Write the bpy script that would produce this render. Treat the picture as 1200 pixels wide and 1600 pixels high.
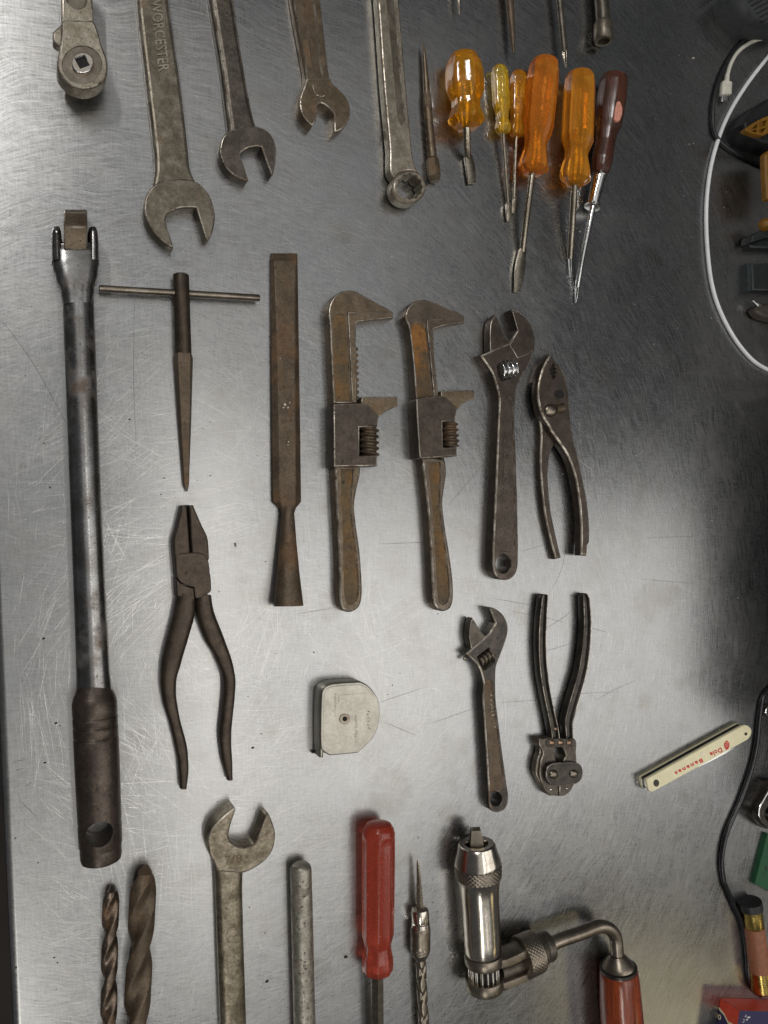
import bpy, bmesh, math, random
from mathutils import Vector, Matrix
from mathutils.geometry import tessellate_polygon
random.seed(7)
R = math.radians
for o in list(bpy.data.objects): bpy.data.objects.remove(o)
scene = bpy.context.scene
COL = scene.collection

# ------------------------------------------------------------------ camera
# hand-held phone a little under half a metre above the bench, leaning over from its
# front (left) edge; the point straight below the lens is the world origin
H = 0.434; F = 1200.0; CX, CY = 600.0, 800.0; NX, NY = 35.0, 820.0
_up = -Vector(((NX-CX)/F, (CY-NY)/F, -1.0)).normalized()
_ex = (Vector((1, 0, 0)) - _up*_up.x).normalized()
_ey = _up.cross(_ex)
ROT = Matrix((_ex, _ey, _up))
cam = bpy.data.cameras.new('camera'); cam_o = bpy.data.objects.new('camera', cam); COL.objects.link(cam_o)
cam.sensor_fit = 'HORIZONTAL'; cam.sensor_width = 36.0; cam.lens = 36.0
cam.clip_start = 0.01; cam.clip_end = 50
M4 = ROT.to_4x4(); M4.translation = (0, 0, H); cam_o.matrix_world = M4
scene.camera = cam_o
scene.render.resolution_x = 768; scene.render.resolution_y = 1024

# ------------------------------------------------------------------ world, lamps, exposure
w = bpy.data.worlds.new('World'); scene.world = w; w.use_nodes = True
w.node_tree.nodes['Background'].inputs[0].default_value = (0.95, 0.97, 1.0, 1)
w.node_tree.nodes['Background'].inputs[1].default_value = 0.046
def area(name, loc, sx, sy, radiance, col=(1, 1, 1), rot=(0, 0, 0)):
    l = bpy.data.lights.new(name, 'AREA'); l.shape = 'RECTANGLE'; l.size = sx; l.size_y = sy
    l.energy = radiance*math.pi*sx*sy; l.color = col
    o = bpy.data.objects.new(name, l); COL.objects.link(o); o.location = loc; o.rotation_euler = rot
    return o
# ceiling fixtures of the workshop
area('ceiling_panel_lamp', (0.25, -0.15, 1.7), 1.8, 3.0, 0.33, (1.0, 0.985, 0.955))
area('ceiling_tube_lamp', (0.30, -0.42, 1.65), 0.10, 1.4, 4.2, (1.0, 0.955, 0.89))
area('ceiling_tube_lamp', (-0.80, 1.40, 1.65), 0.07, 1.0, 62.0, (1.0, 0.98, 0.95))
area('ceiling_tube_lamp', (-0.62, -1.70, 1.65), 0.06, 1.0, 30.0, (1.0, 0.97, 0.90))
area('bench_strip_lamp', (1.65, -0.42, 1.6), 2.1, 0.95, 1.05, (1.0, 0.97, 0.92))
area('far_warm_lamp', (2.0, -1.75, 1.5), 0.5, 0.4, 1.8, (1.0, 0.84, 0.45))
scene.view_settings.view_transform = 'Standard'; scene.view_settings.look = 'None'
scene.view_settings.exposure = 0.55; scene.view_settings.gamma = 1.0
scene.view_settings.use_curve_mapping = False
scene.render.engine = 'CYCLES'

# ------------------------------------------------------------------ pixel -> bench geometry helpers
def P(x, y, z=0.0):
    """point at height z (mm) above the bench that stands where the photograph shows (x, y)"""
    z *= 0.001
    d = ROT @ Vector(((x-CX)/F, (CY-y)/F, -1.0))
    t = (H-z)/(-d.z)
    return Vector((d.x*t, d.y*t, z))

def perp_r(x, y, dx, dy, r, z):
    """world radius of a round bar that shows r pixels either side of its axis at (x, y)"""
    d = ROT @ Vector(((x-CX)/F, (CY-y)/F, -1.0))
    return r*((H-z*.001)/(-d.z))/F

def crop(ox, oy, s):
    def f(*pts):
        out = []
        for p in pts:
            q = (ox+p[0]/s, oy+p[1]/s)
            out.append(q+tuple(p[2:]))
        return out
    return f

def smooth(pts, n=5, closed=True):
    """Catmull-Rom through the points; a third element 1 marks a sharp corner"""
    m = len(pts); out = []
    g = lambda i: pts[i % m] if closed else pts[max(0, min(m-1, i))]
    isc = lambda p: len(p) > 2 and p[2] == 1
    rng = range(m) if closed else range(m-1)
    for i in rng:
        p0, p1, p2, p3 = g(i-1), g(i), g(i+1), g(i+2)
        out.append((p1[0], p1[1]))
        if isc(p1) and isc(p2): continue
        t1 = ((p2[0]-p0[0])*.5, (p2[1]-p0[1])*.5); t2 = ((p3[0]-p1[0])*.5, (p3[1]-p1[1])*.5)
        L = math.hypot(p2[0]-p1[0], p2[1]-p1[1])
        if isc(p1): t1 = (p2[0]-p1[0], p2[1]-p1[1])
        if isc(p2): t2 = (p2[0]-p1[0], p2[1]-p1[1])
        def lim(t):
            l = math.hypot(*t)
            return t if l <= L*1.2 or l == 0 else (t[0]*L*1.2/l, t[1]*L*1.2/l)
        t1, t2 = lim(t1), lim(t2)
        for k in range(1, n):
            t = k/n; a = 2*t**3-3*t**2+1; b = t**3-2*t**2+t; c = -2*t**3+3*t**2; d = t**3-t**2
            out.append((a*p1[0]+b*t1[0]+c*p2[0]+d*t2[0], a*p1[1]+b*t1[1]+c*p2[1]+d*t2[1]))
    if not closed: out.append((pts[-1][0], pts[-1][1]))
    return out

def circle(cx, cy, rx, ry=None, n=28, a0=0.0):
    ry = ry or rx
    return [(cx+rx*math.cos(a0+2*math.pi*i/n), cy+ry*math.sin(a0+2*math.pi*i/n)) for i in range(n)]

# ------------------------------------------------------------------ things and parts
CUR = {'root': None, 'o': Vector((0, 0, 0))}
def tag(o, label, cat, group=None):
    o['label'] = label; o['category'] = cat
    if group: o['group'] = group
    return o
def thing(name, label, cat, x, y, group=None):
    e = bpy.data.objects.new(name, None); COL.objects.link(e)
    e.location = P(x, y, 0); e.empty_display_size = 0.01
    tag(e, label, cat, group)
    CUR['root'] = e; CUR['o'] = P(x, y, 0)
    return e
def link(name, me, mats, parent=None, label=None, sharp=32):
    for m in (mats if isinstance(mats, (list, tuple)) else [mats]): me.materials.append(m)
    for p in me.polygons: p.use_smooth = True
    me.set_sharp_from_angle(angle=R(sharp))
    o = bpy.data.objects.new(name, me); COL.objects.link(o)
    root = CUR['root']
    if parent is None and root is not None: o.parent = root
    elif parent is not None: o.parent = parent
    if label: o['label'] = label
    return o
def finish(name, bm, mats, parent=None, label=None, sharp=32, recalc=True):
    bmesh.ops.remove_doubles(bm, verts=bm.verts, dist=1e-7)
    if recalc: bmesh.ops.recalc_face_normals(bm, faces=bm.faces)
    for v in bm.verts: v.co -= CUR['o']
    me = bpy.data.meshes.new(name); bm.to_mesh(me); bm.free()
    return link(name, me, mats, parent, label, sharp)

def ccw(pts):
    a = sum(pts[i].x*pts[(i+1) % len(pts)].y-pts[(i+1) % len(pts)].x*pts[i].y for i in range(len(pts)))
    return pts if a > 0 else pts[::-1]
def clean(pts):
    out = []
    for p in pts:
        if not out or (p-out[-1]).length > 5e-5: out.append(p)
    if (out[0]-out[-1]).length < 5e-5: out.pop()
    return out
def inset(pts, d):
    m = len(pts); out = []
    for i in range(m):
        a = (pts[i]-pts[i-1]); b = (pts[(i+1) % m]-pts[i])
        a = Vector((a.x, a.y)).normalized(); b = Vector((b.x, b.y)).normalized()
        n1 = Vector((-a.y, a.x)); n2 = Vector((-b.y, b.x)); n = n1+n2
        if n.length < 1e-6: n = n1.copy()
        n.normalize(); k = d/max(0.45, n.dot(n1))
        out.append(Vector((pts[i].x+n.x*k, pts[i].y+n.y*k, pts[i].z)))
    return out
def setz(pts, z): return [Vector((p.x, p.y, z)) for p in pts]
def bridge(bm, A, B, mat=0):
    n = len(A)
    for i in range(n):
        j = (i+1) % n
        try:
            f = bm.faces.new((A[i], A[j], B[j], B[i])); f.material_index = mat
        except ValueError: pass
def cap(bm, loops, mat=0):
    flat = [v for l in loops for v in l]
    for t in tessellate_polygon([[v.co for v in l] for l in loops]):
        try:
            f = bm.faces.new([flat[i] for i in t]); f.material_index = mat
        except ValueError: pass

def prism(name, outline, z0, z1, mats, ch=0.6, holes=(), recess=(), n=5, parent=None, label=None, sm=True, rings=None, sharp=32):
    """solid with the traced outline as its top face (heights in mm). mats: [body, worn and highlit edge, recess floor]
    holes: outlines cut through; recess: (outline, depth, slope)"""
    mats = mats if isinstance(mats, (list, tuple)) else [mats]
    me_ = 1 if len(mats) > 1 else 0
    mf_ = 2 if len(mats) > 2 else 0
    w_ = lambda ol: ccw(clean([P(a[0], a[1], z1) for a in (smooth(ol, n) if sm else ol)]))
    outer = w_(outline); bm = bmesh.new(); mm = 0.001
    V = lambda pts: [bm.verts.new(p) for p in pts]
    prof = rings or ([(0.0, z0, 0), (0.0, z1-ch, 0), (ch*.15, z1-ch*.55, 0), (ch*.5, z1-ch*.18, me_), (ch, z1, me_)] if ch > .45 else [(0.0, z0, 0), (0.0, z1-ch, 0), (ch*.75, z1, me_)])
    R_ = []
    for off, z, mi in prof:
        R_.append((V(setz(inset(outer, off*mm) if off else outer, z*mm)), mi))
    for k in range(len(R_)-1): bridge(bm, R_[k][0], R_[k+1][0], R_[k+1][1])
    top = [R_[-1][0]]; bot = [R_[0][0]]
    for hl in holes:
        h = w_(hl); c2 = min(ch, .5)*mm
        a = V(setz(inset(h, -c2*.7), z1*mm)); b = V(setz(h, z1*mm-c2)); c = V(setz(h, z0*mm))
        bridge(bm, a, b, me_); bridge(bm, b, c, 0); top.append(a); bot.append(c)
    for rc in recess:
        h = w_(rc[0]); d = rc[1]*mm; s = rc[2]*mm
        a = V(setz(h, z1*mm)); b = V(setz(inset(h, s), z1*mm-d))
        bridge(bm, a, b, me_); cap(bm, [b], mf_); top.append(a)
    cap(bm, top, 0); cap(bm, bot, 0)
    o = finish(name, bm, mats, parent, label, sharp)
    for p in o.data.polygons:
        if abs(p.normal.z) > .9995: p.use_smooth = False
    return o

def rod(name, prof, mats, seg=28, sub=1, rfun=None, parent=None, label=None, capend=True, rot=0.0, sharp=32, zs=None, matfun=None, flat=1.0):
    """turned shape: prof = [(x, y, radius_px, axis height mm or None)], the rings square to the axis"""
    pts = []
    dx = prof[-1][0]-prof[0][0]; dy = prof[-1][1]-prof[0][1]
    for p in prof:
        z = p[3] if len(p) > 3 and p[3] is not None else None
        if z is None:
            z = 0.0
            for _ in range(4): z = perp_r(p[0], p[1], dx, dy, p[2], z)*1000
        pts.append((P(p[0], p[1], z), perp_r(p[0], p[1], dx, dy, p[2], z)))
    if not isinstance(sub, int) or sub > 1:
        q = []
        for i in range(len(pts)-1):
            ns = sub if isinstance(sub, int) else sub[i]
            for k in range(ns):
                t = k/ns; q.append((pts[i][0].lerp(pts[i+1][0], t), pts[i][1]*(1-t)+pts[i+1][1]*t))
        q.append(pts[-1]); pts = q
    ax = (pts[-1][0]-pts[0][0]).normalized()
    side = ax.cross(Vector((0, 0, 1))).normalized(); upv = side.cross(ax).normalized()
    L0 = pts[0][0]; bm = bmesh.new(); rings = []
    for c, r in pts:
        s = (c-L0).dot(ax)*1000
        ring = []
        for k in range(seg):
            th = 2*math.pi*k/seg+rot
            rr = r*(rfun(s, th) if rfun else 1.0)
            ring.append(bm.verts.new(c+side*rr*math.cos(th)+upv*rr*math.sin(th)*flat))
        rings.append((ring, s))
    for k in range(len(rings)-1):
        bridge(bm, rings[k][0], rings[k+1][0], matfun(rings[k][1]) if matfun else 0)
    if capend:
        for ring in (rings[0][0], rings[-1][0]):
            try: bm.faces.new(ring)
            except ValueError: pass
    return finish(name, bm, mats, parent, label, sharp)

def sect(nu=20, e=2.6):
    out = []
    for k in range(nu):
        a = 2*math.pi*k/nu; c, s = math.cos(a), math.sin(a)
        out.append((math.copysign(abs(c)**(2/e), c), 0.5+0.5*math.copysign(abs(s)**(2/e), s)))
    return out
def sweep(name, path, mats, section=None, n=6, parent=None, label=None, sharp=40, edge=None, closed_sm=False):
    """bar that follows a traced centre line: path = [(x, y, half width px, z bottom mm, z top mm)]"""
    section = section or sect()
    cl = smooth([(p[0], p[1]) for p in path], n, closed=False)
    m = len(path); ext = []
    for i in range(m-1):
        for k in range(n):
            t = k/n; t2 = t*t*(3-2*t)
            ext.append(tuple(path[i][j]*(1-t2)+path[i+1][j]*t2 for j in (2, 3, 4)))
    ext.append(path[-1][2:5])
    bm = bmesh.new(); rings = []
    for i, (x, y) in enumerate(cl):
        hw, zb, zt = ext[i]
        a = cl[max(0, i-1)]; b = cl[min(len(cl)-1, i+1)]
        dx, dy = b[0]-a[0], b[1]-a[1]; l = math.hypot(dx, dy) or 1
        zm = (zb+zt)*.5; c = P(x, y, zm)
        A = P(x+dy/l*hw, y-dx/l*hw, zm); B = P(x-dy/l*hw, y+dx/l*hw, zm)
        u = (A-B)*.5
        rings.append([bm.verts.new(Vector((c.x, c.y, 0))+Vector((u.x, u.y, 0))*su+Vector((0, 0, (zb+(zt-zb)*sv)*.001))) for su, sv in section])
    ns = len(section)
    for k in range(len(rings)-1):
        for i in range(ns):
            j = (i+1) % ns
            f = bm.faces.new((rings[k][i], rings[k][j], rings[k+1][j], rings[k+1][i]))
            f.material_index = 1 if edge and i in edge else 0
    bm.faces.new(rings[0]); bm.faces.new(rings[-1])
    return finish(name, bm, mats, parent, label, sharp)

def cable(name, pts, r, zc, mat, n=8, seg=10, parent=None, label=None):
    cl = smooth([(p[0], p[1]) for p in pts], n, closed=False); bm = bmesh.new(); rings = []
    C = []
    for i, (x, y) in enumerate(cl):
        q = i/n; k = min(int(q), len(pts)-2); t = q-k
        zz = lambda p: p[2] if len(p) > 2 else zc
        C.append(P(x, y, zz(pts[k])*(1-t)+zz(pts[k+1])*t))
    for i, c in enumerate(C):
        T = (C[min(i+1, len(C)-1)]-C[max(i-1, 0)]).normalized()
        s = T.cross(Vector((0, 0, 1))).normalized(); u = s.cross(T)
        rings.append([bm.verts.new(c+(s*math.cos(2*math.pi*k/seg)+u*math.sin(2*math.pi*k/seg))*r*.001) for k in range(seg)])
    for k in range(len(rings)-1): bridge(bm, rings[k], rings[k+1])
    bm.faces.new(rings[0]); bm.faces.new(rings[-1])
    return finish(name, bm, mat, parent, label)

def dome(name, x, y, r, z0, h, mats, parent=None, n=24, label=None, ry=None):
    bm = bmesh.new(); rings = []
    for k in range(6):
        a = k/6*math.pi/2
        ring = [P(q[0], q[1], z0+h) for q in circle(x, y, r*math.cos(a), (ry or r)*math.cos(a), n)]
        rings.append([bm.verts.new(Vector((v.x, v.y, (z0+h*math.sin(a))*.001))) for v in ring])
    for k in range(5): bridge(bm, rings[k], rings[k+1])
    bm.faces.new(rings[-1]); bm.faces.new(rings[0])
    return finish(name, bm, mats, parent, label, 50)

def lettering(name, s, o, e, h, z, mat, up=1, ext=0.25, bold=0.0, space=1.0, parent=None, shear=0.0, label=None, wobble=0.0):
    """raised letters from pixel o to pixel e, h pixels tall"""
    cu = bpy.data.curves.new('t', 'FONT'); cu.body = s; cu.extrude = 0.01; cu.resolution_u = 2; cu.shear = shear; cu.offset = bold; cu.space_character = space
    to = bpy.data.objects.new('t', cu); COL.objects.link(to)
    bpy.context.view_layer.update()
    me = bpy.data.meshes.new_from_object(to.evaluated_get(bpy.context.evaluated_depsgraph_get()))
    bpy.data.objects.remove(to); bpy.data.curves.remove(cu)
    xs = [v.co.x for v in me.vertices]; ys = [v.co.y for v in me.vertices]
    x0, x1 = min(xs), max(xs); y1 = max(ys); y0 = min(0.0, min(ys))
    dx, dy = e[0]-o[0], e[1]-o[1]; l = math.hypot(dx, dy)
    ux, uy = dy/l*up, -dx/l*up
    for v in me.vertices:
        a = (v.co.x-x0)/(x1-x0); b = (v.co.y)/(y1)
        p = P(o[0]+dx*a+ux*h*b, o[1]+dy*a+uy*h*b, z)
        v.co = Vector((p.x, p.y, (z+(ext if v.co.z > 0 else -0.3))*.001))-CUR['o']
    me.name = name
    return link(name, me, mat, parent, label)

def worn_marks(name, o, e, h, z, mat, n, ext=.16, parent=None, slant=0.0):
    """row of worn, no longer readable raised strokes"""
    bm = bmesh.new(); dx, dy = e[0]-o[0], e[1]-o[1]; l = math.hypot(dx, dy); ux, uy = dy/l, -dx/l; rr = random.Random(n*7+int(h*10))
    for k in range(n):
        for _ in range(2):
            a = (k+rr.uniform(.1, .6))/n; b0 = rr.uniform(0, .45); b1 = b0+rr.uniform(.25, .55); wd = rr.uniform(.12, .3)/n
            if rr.random() < .4: wd *= 2.2; b1 = b0+.18
            q = [(a, b0), (a+wd, b0), (a+wd+slant*(b1-b0)/n, b1), (a+slant*(b1-b0)/n, b1)]
            t = [P(o[0]+dx*u+ux*h*v, o[1]+dy*u+uy*h*v, z) for u, v in q]
            lo = [bm.verts.new(Vector((p.x, p.y, (z-.2)*.001))) for p in t]; hi = [bm.verts.new(Vector((p.x, p.y, (z+ext)*.001))) for p in t]
            bridge(bm, lo, hi); bm.faces.new(hi)
    return finish(name, bm, mat, parent)

def boolean_cut(o, cutters):
    for c in cutters:
        m = o.modifiers.new('b', 'BOOLEAN'); m.operation = 'DIFFERENCE'; m.object = c; m.solver = 'EXACT'
    bpy.context.view_layer.update()
    me = bpy.data.meshes.new_from_object(o.evaluated_get(bpy.context.evaluated_depsgraph_get()))
    o.modifiers.clear(); old = o.data; o.data = me; bpy.data.meshes.remove(old)
    for c in cutters: bpy.data.objects.remove(c)
    for p in me.polygons: p.use_smooth = True
    me.set_sharp_from_angle(angle=R(35))

# ------------------------------------------------------------------ materials
def new_mat(name):
    m = bpy.data.materials.new(name); m.use_nodes = True
    nt = m.node_tree; b = nt.nodes['Principled BSDF']
    return m, nt, b
def N(nt, t, **kw):
    n = nt.nodes.new(t)
    for k, v in kw.items():
        if k.startswith('i_'):
            n.inputs[k[2:].replace('_', ' ')].default_value = v
        else: setattr(n, k, v)
    return n
def coords(nt, seed=0.0, scale=(1, 1, 1), rot=(0, 0, 0)):
    t = N(nt, 'ShaderNodeTexCoord'); m = N(nt, 'ShaderNodeMapping')
    m.inputs['Location'].default_value = (seed*.137, seed*.071, seed*.053)
    m.inputs['Scale'].default_value = scale; m.inputs['Rotation'].default_value = rot
    nt.links.new(t.outputs['Object'], m.inputs['Vector'])
    return m.outputs[0]
def noise(nt, vec, scale, detail=4, rough=.55):
    n = N(nt, 'ShaderNodeTexNoise'); n.inputs['Scale'].default_value = scale
    n.inputs['Detail'].default_value = detail; n.inputs['Roughness'].default_value = rough
    nt.links.new(vec, n.inputs['Vector']); return n.outputs[0]
def ramp(nt, fac, a, b, ca=0.0, cb=1.0):
    r = N(nt, 'ShaderNodeMapRange'); r.inputs[1].default_value = a; r.inputs[2].default_value = b
    r.inputs[3].default_value = ca; r.inputs[4].default_value = cb; r.interpolation_type = 'SMOOTHSTEP'
    nt.links.new(fac, r.inputs[0]); return r.outputs[0]
def mix(nt, f, a, b, bt='MIX'):
    m = N(nt, 'ShaderNodeMix', data_type='RGBA', blend_type=bt)
    if isinstance(f, (int, float)): m.inputs[0].default_value = f
    else: nt.links.new(f, m.inputs[0])
    for s, v in ((6, a), (7, b)):
        if isinstance(v, tuple): m.inputs[s].default_value = (*v, 1)
        else: nt.links.new(v, m.inputs[s])
    return m.outputs[2]
def math_(nt, op, a, b=None):
    m = N(nt, 'ShaderNodeMath', operation=op)
    for i, v in enumerate((a, b)):
        if v is None: continue
        if isinstance(v, (int, float)): m.inputs[i].default_value = v
        else: nt.links.new(v, m.inputs[i])
    return m.outputs[0]

def steel(name, c1, c2, rust=(0.16, 0.075, 0.03), amt=0.5, soft=.12, metallic=.85, rough=.42, blotch=110, bump=.5, seed=1, dark=(0.02, 0.016, 0.013), pits=.62, grain=.7):
    m, nt, b = new_mat(name); v = coords(nt, seed)
    n1 = noise(nt, v, blotch, 6, .6); n2 = noise(nt, v, blotch*.55, 8, .62); n3 = noise(nt, v, 1100, 3, .6); n4 = noise(nt, v, 420, 6, .65)
    col = mix(nt, ramp(nt, n1, .36, .64), c1, c2)
    rf = ramp(nt, n2, 1-amt-soft+.02, 1-amt+soft)
    col = mix(nt, math_(nt, 'MULTIPLY', rf, .85), col, rust)
    pit = ramp(nt, n4, pits, pits+.1)
    col = mix(nt, math_(nt, 'MULTIPLY', pit, .75), col, dark)
    n5 = noise(nt, v, 750, 5, .7); n6 = noise(nt, v, 260, 5, .7)
    gr = math_(nt, 'MULTIPLY', ramp(nt, n5, .28, .72, 1-.38*grain, 1+.5*grain), ramp(nt, n6, .3, .7, 1-.28*grain, 1+.38*grain))
    hs = N(nt, 'ShaderNodeHueSaturation'); nt.links.new(col, hs.inputs['Color']); nt.links.new(gr, hs.inputs['Value']); col = hs.outputs[0]
    nt.links.new(col, b.inputs['Base Color'])
    met = math_(nt, 'SUBTRACT', metallic, math_(nt, 'MULTIPLY', rf, metallic*.55)); nt.links.new(met, b.inputs['Metallic'])
    ro = math_(nt, 'ADD', math_(nt, 'ADD', rough-.08, math_(nt, 'MULTIPLY', n3, .16)), math_(nt, 'MULTIPLY', rf, .2)); nt.links.new(ro, b.inputs['Roughness'])
    hgt = math_(nt, 'ADD', math_(nt, 'ADD', math_(nt, 'MULTIPLY', n3, .5), math_(nt, 'MULTIPLY', n1, .8)), math_(nt, 'MULTIPLY', pit, -.6))
    bp = N(nt, 'ShaderNodeBump'); bp.inputs['Strength'].default_value = bump; bp.inputs['Distance'].default_value = .0004
    nt.links.new(hgt, bp.inputs['Height']); nt.links.new(bp.outputs[0], b.inputs['Normal'])
    return m
def plain(name, c, rough=.5, metallic=0.0, var=.25, scale=200, bump=.15, seed=1, **kw):
    m, nt, b = new_mat(name); v = coords(nt, seed)
    n1 = noise(nt, v, scale, 5, .6); n2 = noise(nt, v, scale*7, 3, .6)
    nt.links.new(mix(nt, ramp(nt, n1, .3, .7), tuple(x*(1-var) for x in c), tuple(min(1, x*(1+var)) for x in c)), b.inputs['Base Color'])
    b.inputs['Metallic'].default_value = metallic
    nt.links.new(ramp(nt, n1, .2, .8, max(.03, rough-.07), rough+.07), b.inputs['Roughness'])
    bp = N(nt, 'ShaderNodeBump'); bp.inputs['Strength'].default_value = bump; bp.inputs['Distance'].default_value = .0002
    nt.links.new(n2, bp.inputs['Height']); nt.links.new(bp.outputs[0], b.inputs['Normal'])
    for k, val in kw.items(): b.inputs[k].default_value = val
    return m
def acetate(name, c, rough=.1, trans=.8, seed=1):
    m, nt, b = new_mat(name); v = coords(nt, seed)
    n1 = noise(nt, v, 160, 5, .6); n2 = noise(nt, v, 700, 4, .6)
    nt.links.new(mix(nt, ramp(nt, n1, .3, .7), tuple(x*.88 for x in c), c), b.inputs['Base Color'])
    b.inputs['Transmission Weight'].default_value = trans; b.inputs['IOR'].default_value = 1.47
    nt.links.new(ramp(nt, n2, .35, .75, rough*.6, rough*1.9), b.inputs['Roughness'])
    bp = N(nt, 'ShaderNodeBump'); bp.inputs['Strength'].default_value = .12; bp.inputs['Distance'].default_value = .0003
    nt.links.new(n2, bp.inputs['Height']); nt.links.new(bp.outputs[0], b.inputs['Normal'])
    return m
def wood(name, c1, c2, seed=1, rough=.28, rot=0.0):
    m, nt, b = new_mat(name); v = coords(nt, seed, (260, 24, 260), (0, 0, rot)); v2 = coords(nt, seed)
    n1 = noise(nt, v, 1.0, 6, .65); n2 = noise(nt, v, 4.0, 4, .6); n3 = noise(nt, v2, 90, 5, .6)
    col = mix(nt, ramp(nt, n1, .34, .66), c1, c2)
    col = mix(nt, math_(nt, 'MULTIPLY', ramp(nt, n2, .55, .68), .8), col, tuple(x*.25 for x in c1))
    col = mix(nt, math_(nt, 'MULTIPLY', ramp(nt, n3, .58, .72), .5), col, (0.02, 0.008, 0.005))
    nt.links.new(col, b.inputs['Base Color']); b.inputs['Roughness'].default_value = rough
    b.inputs['Coat Weight'].default_value = .35; b.inputs['Coat Roughness'].default_value = .15
    bp = N(nt, 'ShaderNodeBump'); bp.inputs['Strength'].default_value = .35; bp.inputs['Distance'].default_value = .0003
    nt.links.new(n2, bp.inputs['Height']); nt.links.new(bp.outputs[0], b.inputs['Normal'])
    return m

M = {}
EDGE = steel('worn_highlit_edge', (.50, .455, .39), (.17, .14, .11), (.13, .085, .055), amt=.42, soft=.06, metallic=.7, rough=.3, blotch=130, bump=.3, seed=2, pits=.54)  # edge wear, with the edges' highlights painted in as pale colour
M['grey_forged'] = steel('grey_forged_steel', (0.216, 0.191, 0.151), (0.137, 0.119, 0.090), (0.173, 0.115, 0.065), .34, .1, .85, .43, 140, .45, 3, grain=.5)
M['dark_forged'] = steel('dark_forged_steel', (0.132, 0.115, 0.096), (0.083, 0.073, 0.059), (0.112, 0.069, 0.040), .32, .1, .8, .44, 140, .5, 4, grain=.5)
M['pale_forged'] = steel('pale_forged_steel', (0.368, 0.332, 0.268), (0.248, 0.220, 0.168), (0.176, 0.132, 0.080), .36, .1, .8, .45, 170, .5, 5, grain=.5)
M['brown_forged'] = steel('brown_forged_steel', (0.128, 0.096, 0.066), (0.179, 0.140, 0.096), (0.170, 0.101, 0.048), .40, .12, .75, .42, 120, .5, 6, grain=.5)
M['rusty'] = steel('rusty_brown_steel', (0.097, 0.072, 0.050), (0.130, 0.097, 0.066), (0.151, 0.085, 0.040), .44, .12, .65, .5, 90, .7, 7, grain=.5)
M['rust_floor'] = steel('orange_rust_in_recess', (0.147, 0.096, 0.046), (0.101, 0.075, 0.046), (0.209, 0.109, 0.035), .44, .1, .5, .6, 80, .8, 8, grain=.5)
M['umber'] = steel('smooth_umber_steel', (0.055, 0.041, 0.031), (0.074, 0.056, 0.041), (0.087, 0.056, 0.034), .3, .1, .7, .42, 120, .4, 9, grain=.5)
M['umber2'] = steel('brown_plum_steel', (0.095, 0.075, 0.061), (0.067, 0.053, 0.043), (0.121, 0.072, 0.045), .3, .1, .75, .4, 120, .4, 10, grain=.5)
M['blacksteel'] = steel('blackened_steel', (0.047, 0.044, 0.039), (0.072, 0.062, 0.051), (0.099, 0.061, 0.036), .3, .1, .7, .36, 150, .4, 11, grain=.5)
M['chrome_worn'] = steel('worn_chrome', (0.340, 0.340, 0.340), (0.230, 0.221, 0.212), (0.102, 0.064, 0.038), .42, .09, 1.0, .27, 80, .12, 12, pits=.6, grain=.22)
M['nickel'] = steel('nickel_plate', (.62, .57, .5), (.5, .45, .385), (.14, .10, .07), .28, .1, 1.0, .2, 70, .2, 13, pits=.68, grain=.22)
M['nickel_dull'] = steel('dull_nickel', (.30, .26, .21), (.2, .17, .135), (.13, .08, .05), .35, .1, .95, .33, 90, .4, 14, grain=.22)
M['chrome'] = plain('bright_chrome', (.75, .75, .74), .12, 1.0, .1, 150, .1, 15)
M['shank'] = steel('screwdriver_shank', (.42, .38, .31), (.3, .26, .2), (.2, .13, .07), .3, .1, 1.0, .26, 120, .3, 16, grain=.22)
M['pewter'] = steel('pewter_tin', (0.42, 0.40, 0.35), (0.35, 0.33, 0.285), (0.272, 0.204, 0.128), .24, .08, .9, .36, 90, .25, 17, pits=.7, grain=.22)
M['aluminium'] = steel('pitted_grey_rod', (0.384, 0.364, 0.312), (0.272, 0.252, 0.208), (0.192, 0.144, 0.088), .35, .12, .75, .42, 200, .7, 18, pits=.57, grain=.5)
M['orange'] = acetate('orange_acetate', (1.0, .44, .04), .05, .72, 1)
M['deep_orange'] = acetate('deep_orange_acetate', (1.0, .36, .04), .05, .7, 2)
M['amber'] = acetate('amber_acetate', (1.0, .48, .03), .05, .78, 3)
M['yellow'] = acetate('yellow_acetate', (1.0, .70, .06), .05, .74, 4)
M['red_handle'] = acetate('red_acetate', (.58, .09, .05), .16, .6, 5)
M['red_wood'] = wood('red_stained_wood', (.13, .022, .009), (.30, .055, .014), 1, .2)
M['dark_wood'] = wood('dark_maroon_wood', (.045, .016, .009), (.095, .032, .018), 2, .25)
M['chip'] = plain('bare_pink_wood', (.62, .27, .2), .6, 0, .3, 500, .4, 3)
M['black'] = plain('black_rubber', (.014, .014, .015), .42, 0, .3, 200, .2)
M['blackhole'] = plain('black_hole_shade', (.008, .007, .006), .8, 0, .2, 200, .2)  # near-black colour that stands in for shade inside holes and gaps
M['white'] = plain('white_cable_plastic', (.80, .81, .82), .38, 0, .06, 120, .1)
M['cream_plug'] = plain('dusty_white_plastic', (.62, .60, .52), .4, 0, .1, 200, .2)
M['ivory'] = plain('ivory_celluloid', (.86, .79, .52), .25, 0, .05, 120, .1)
M['red_ink'] = plain('red_ink', (.62, .03, .035), .5, 0, .2, 900, .1)
M['charcoal'] = plain('charcoal_plastic', (.014, .016, .017), .5, 0, .2, 200, .3)
M['slate'] = plain('slate_plastic', (.022, .028, .03), .5, 0, .2, 200, .3)  # slate, grey and yellow clutter darkened in colour for the right edge's shade
M['grey_plastic'] = plain('grey_plastic', (.045, .048, .05), .5, 0, .15, 200, .3)
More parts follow.
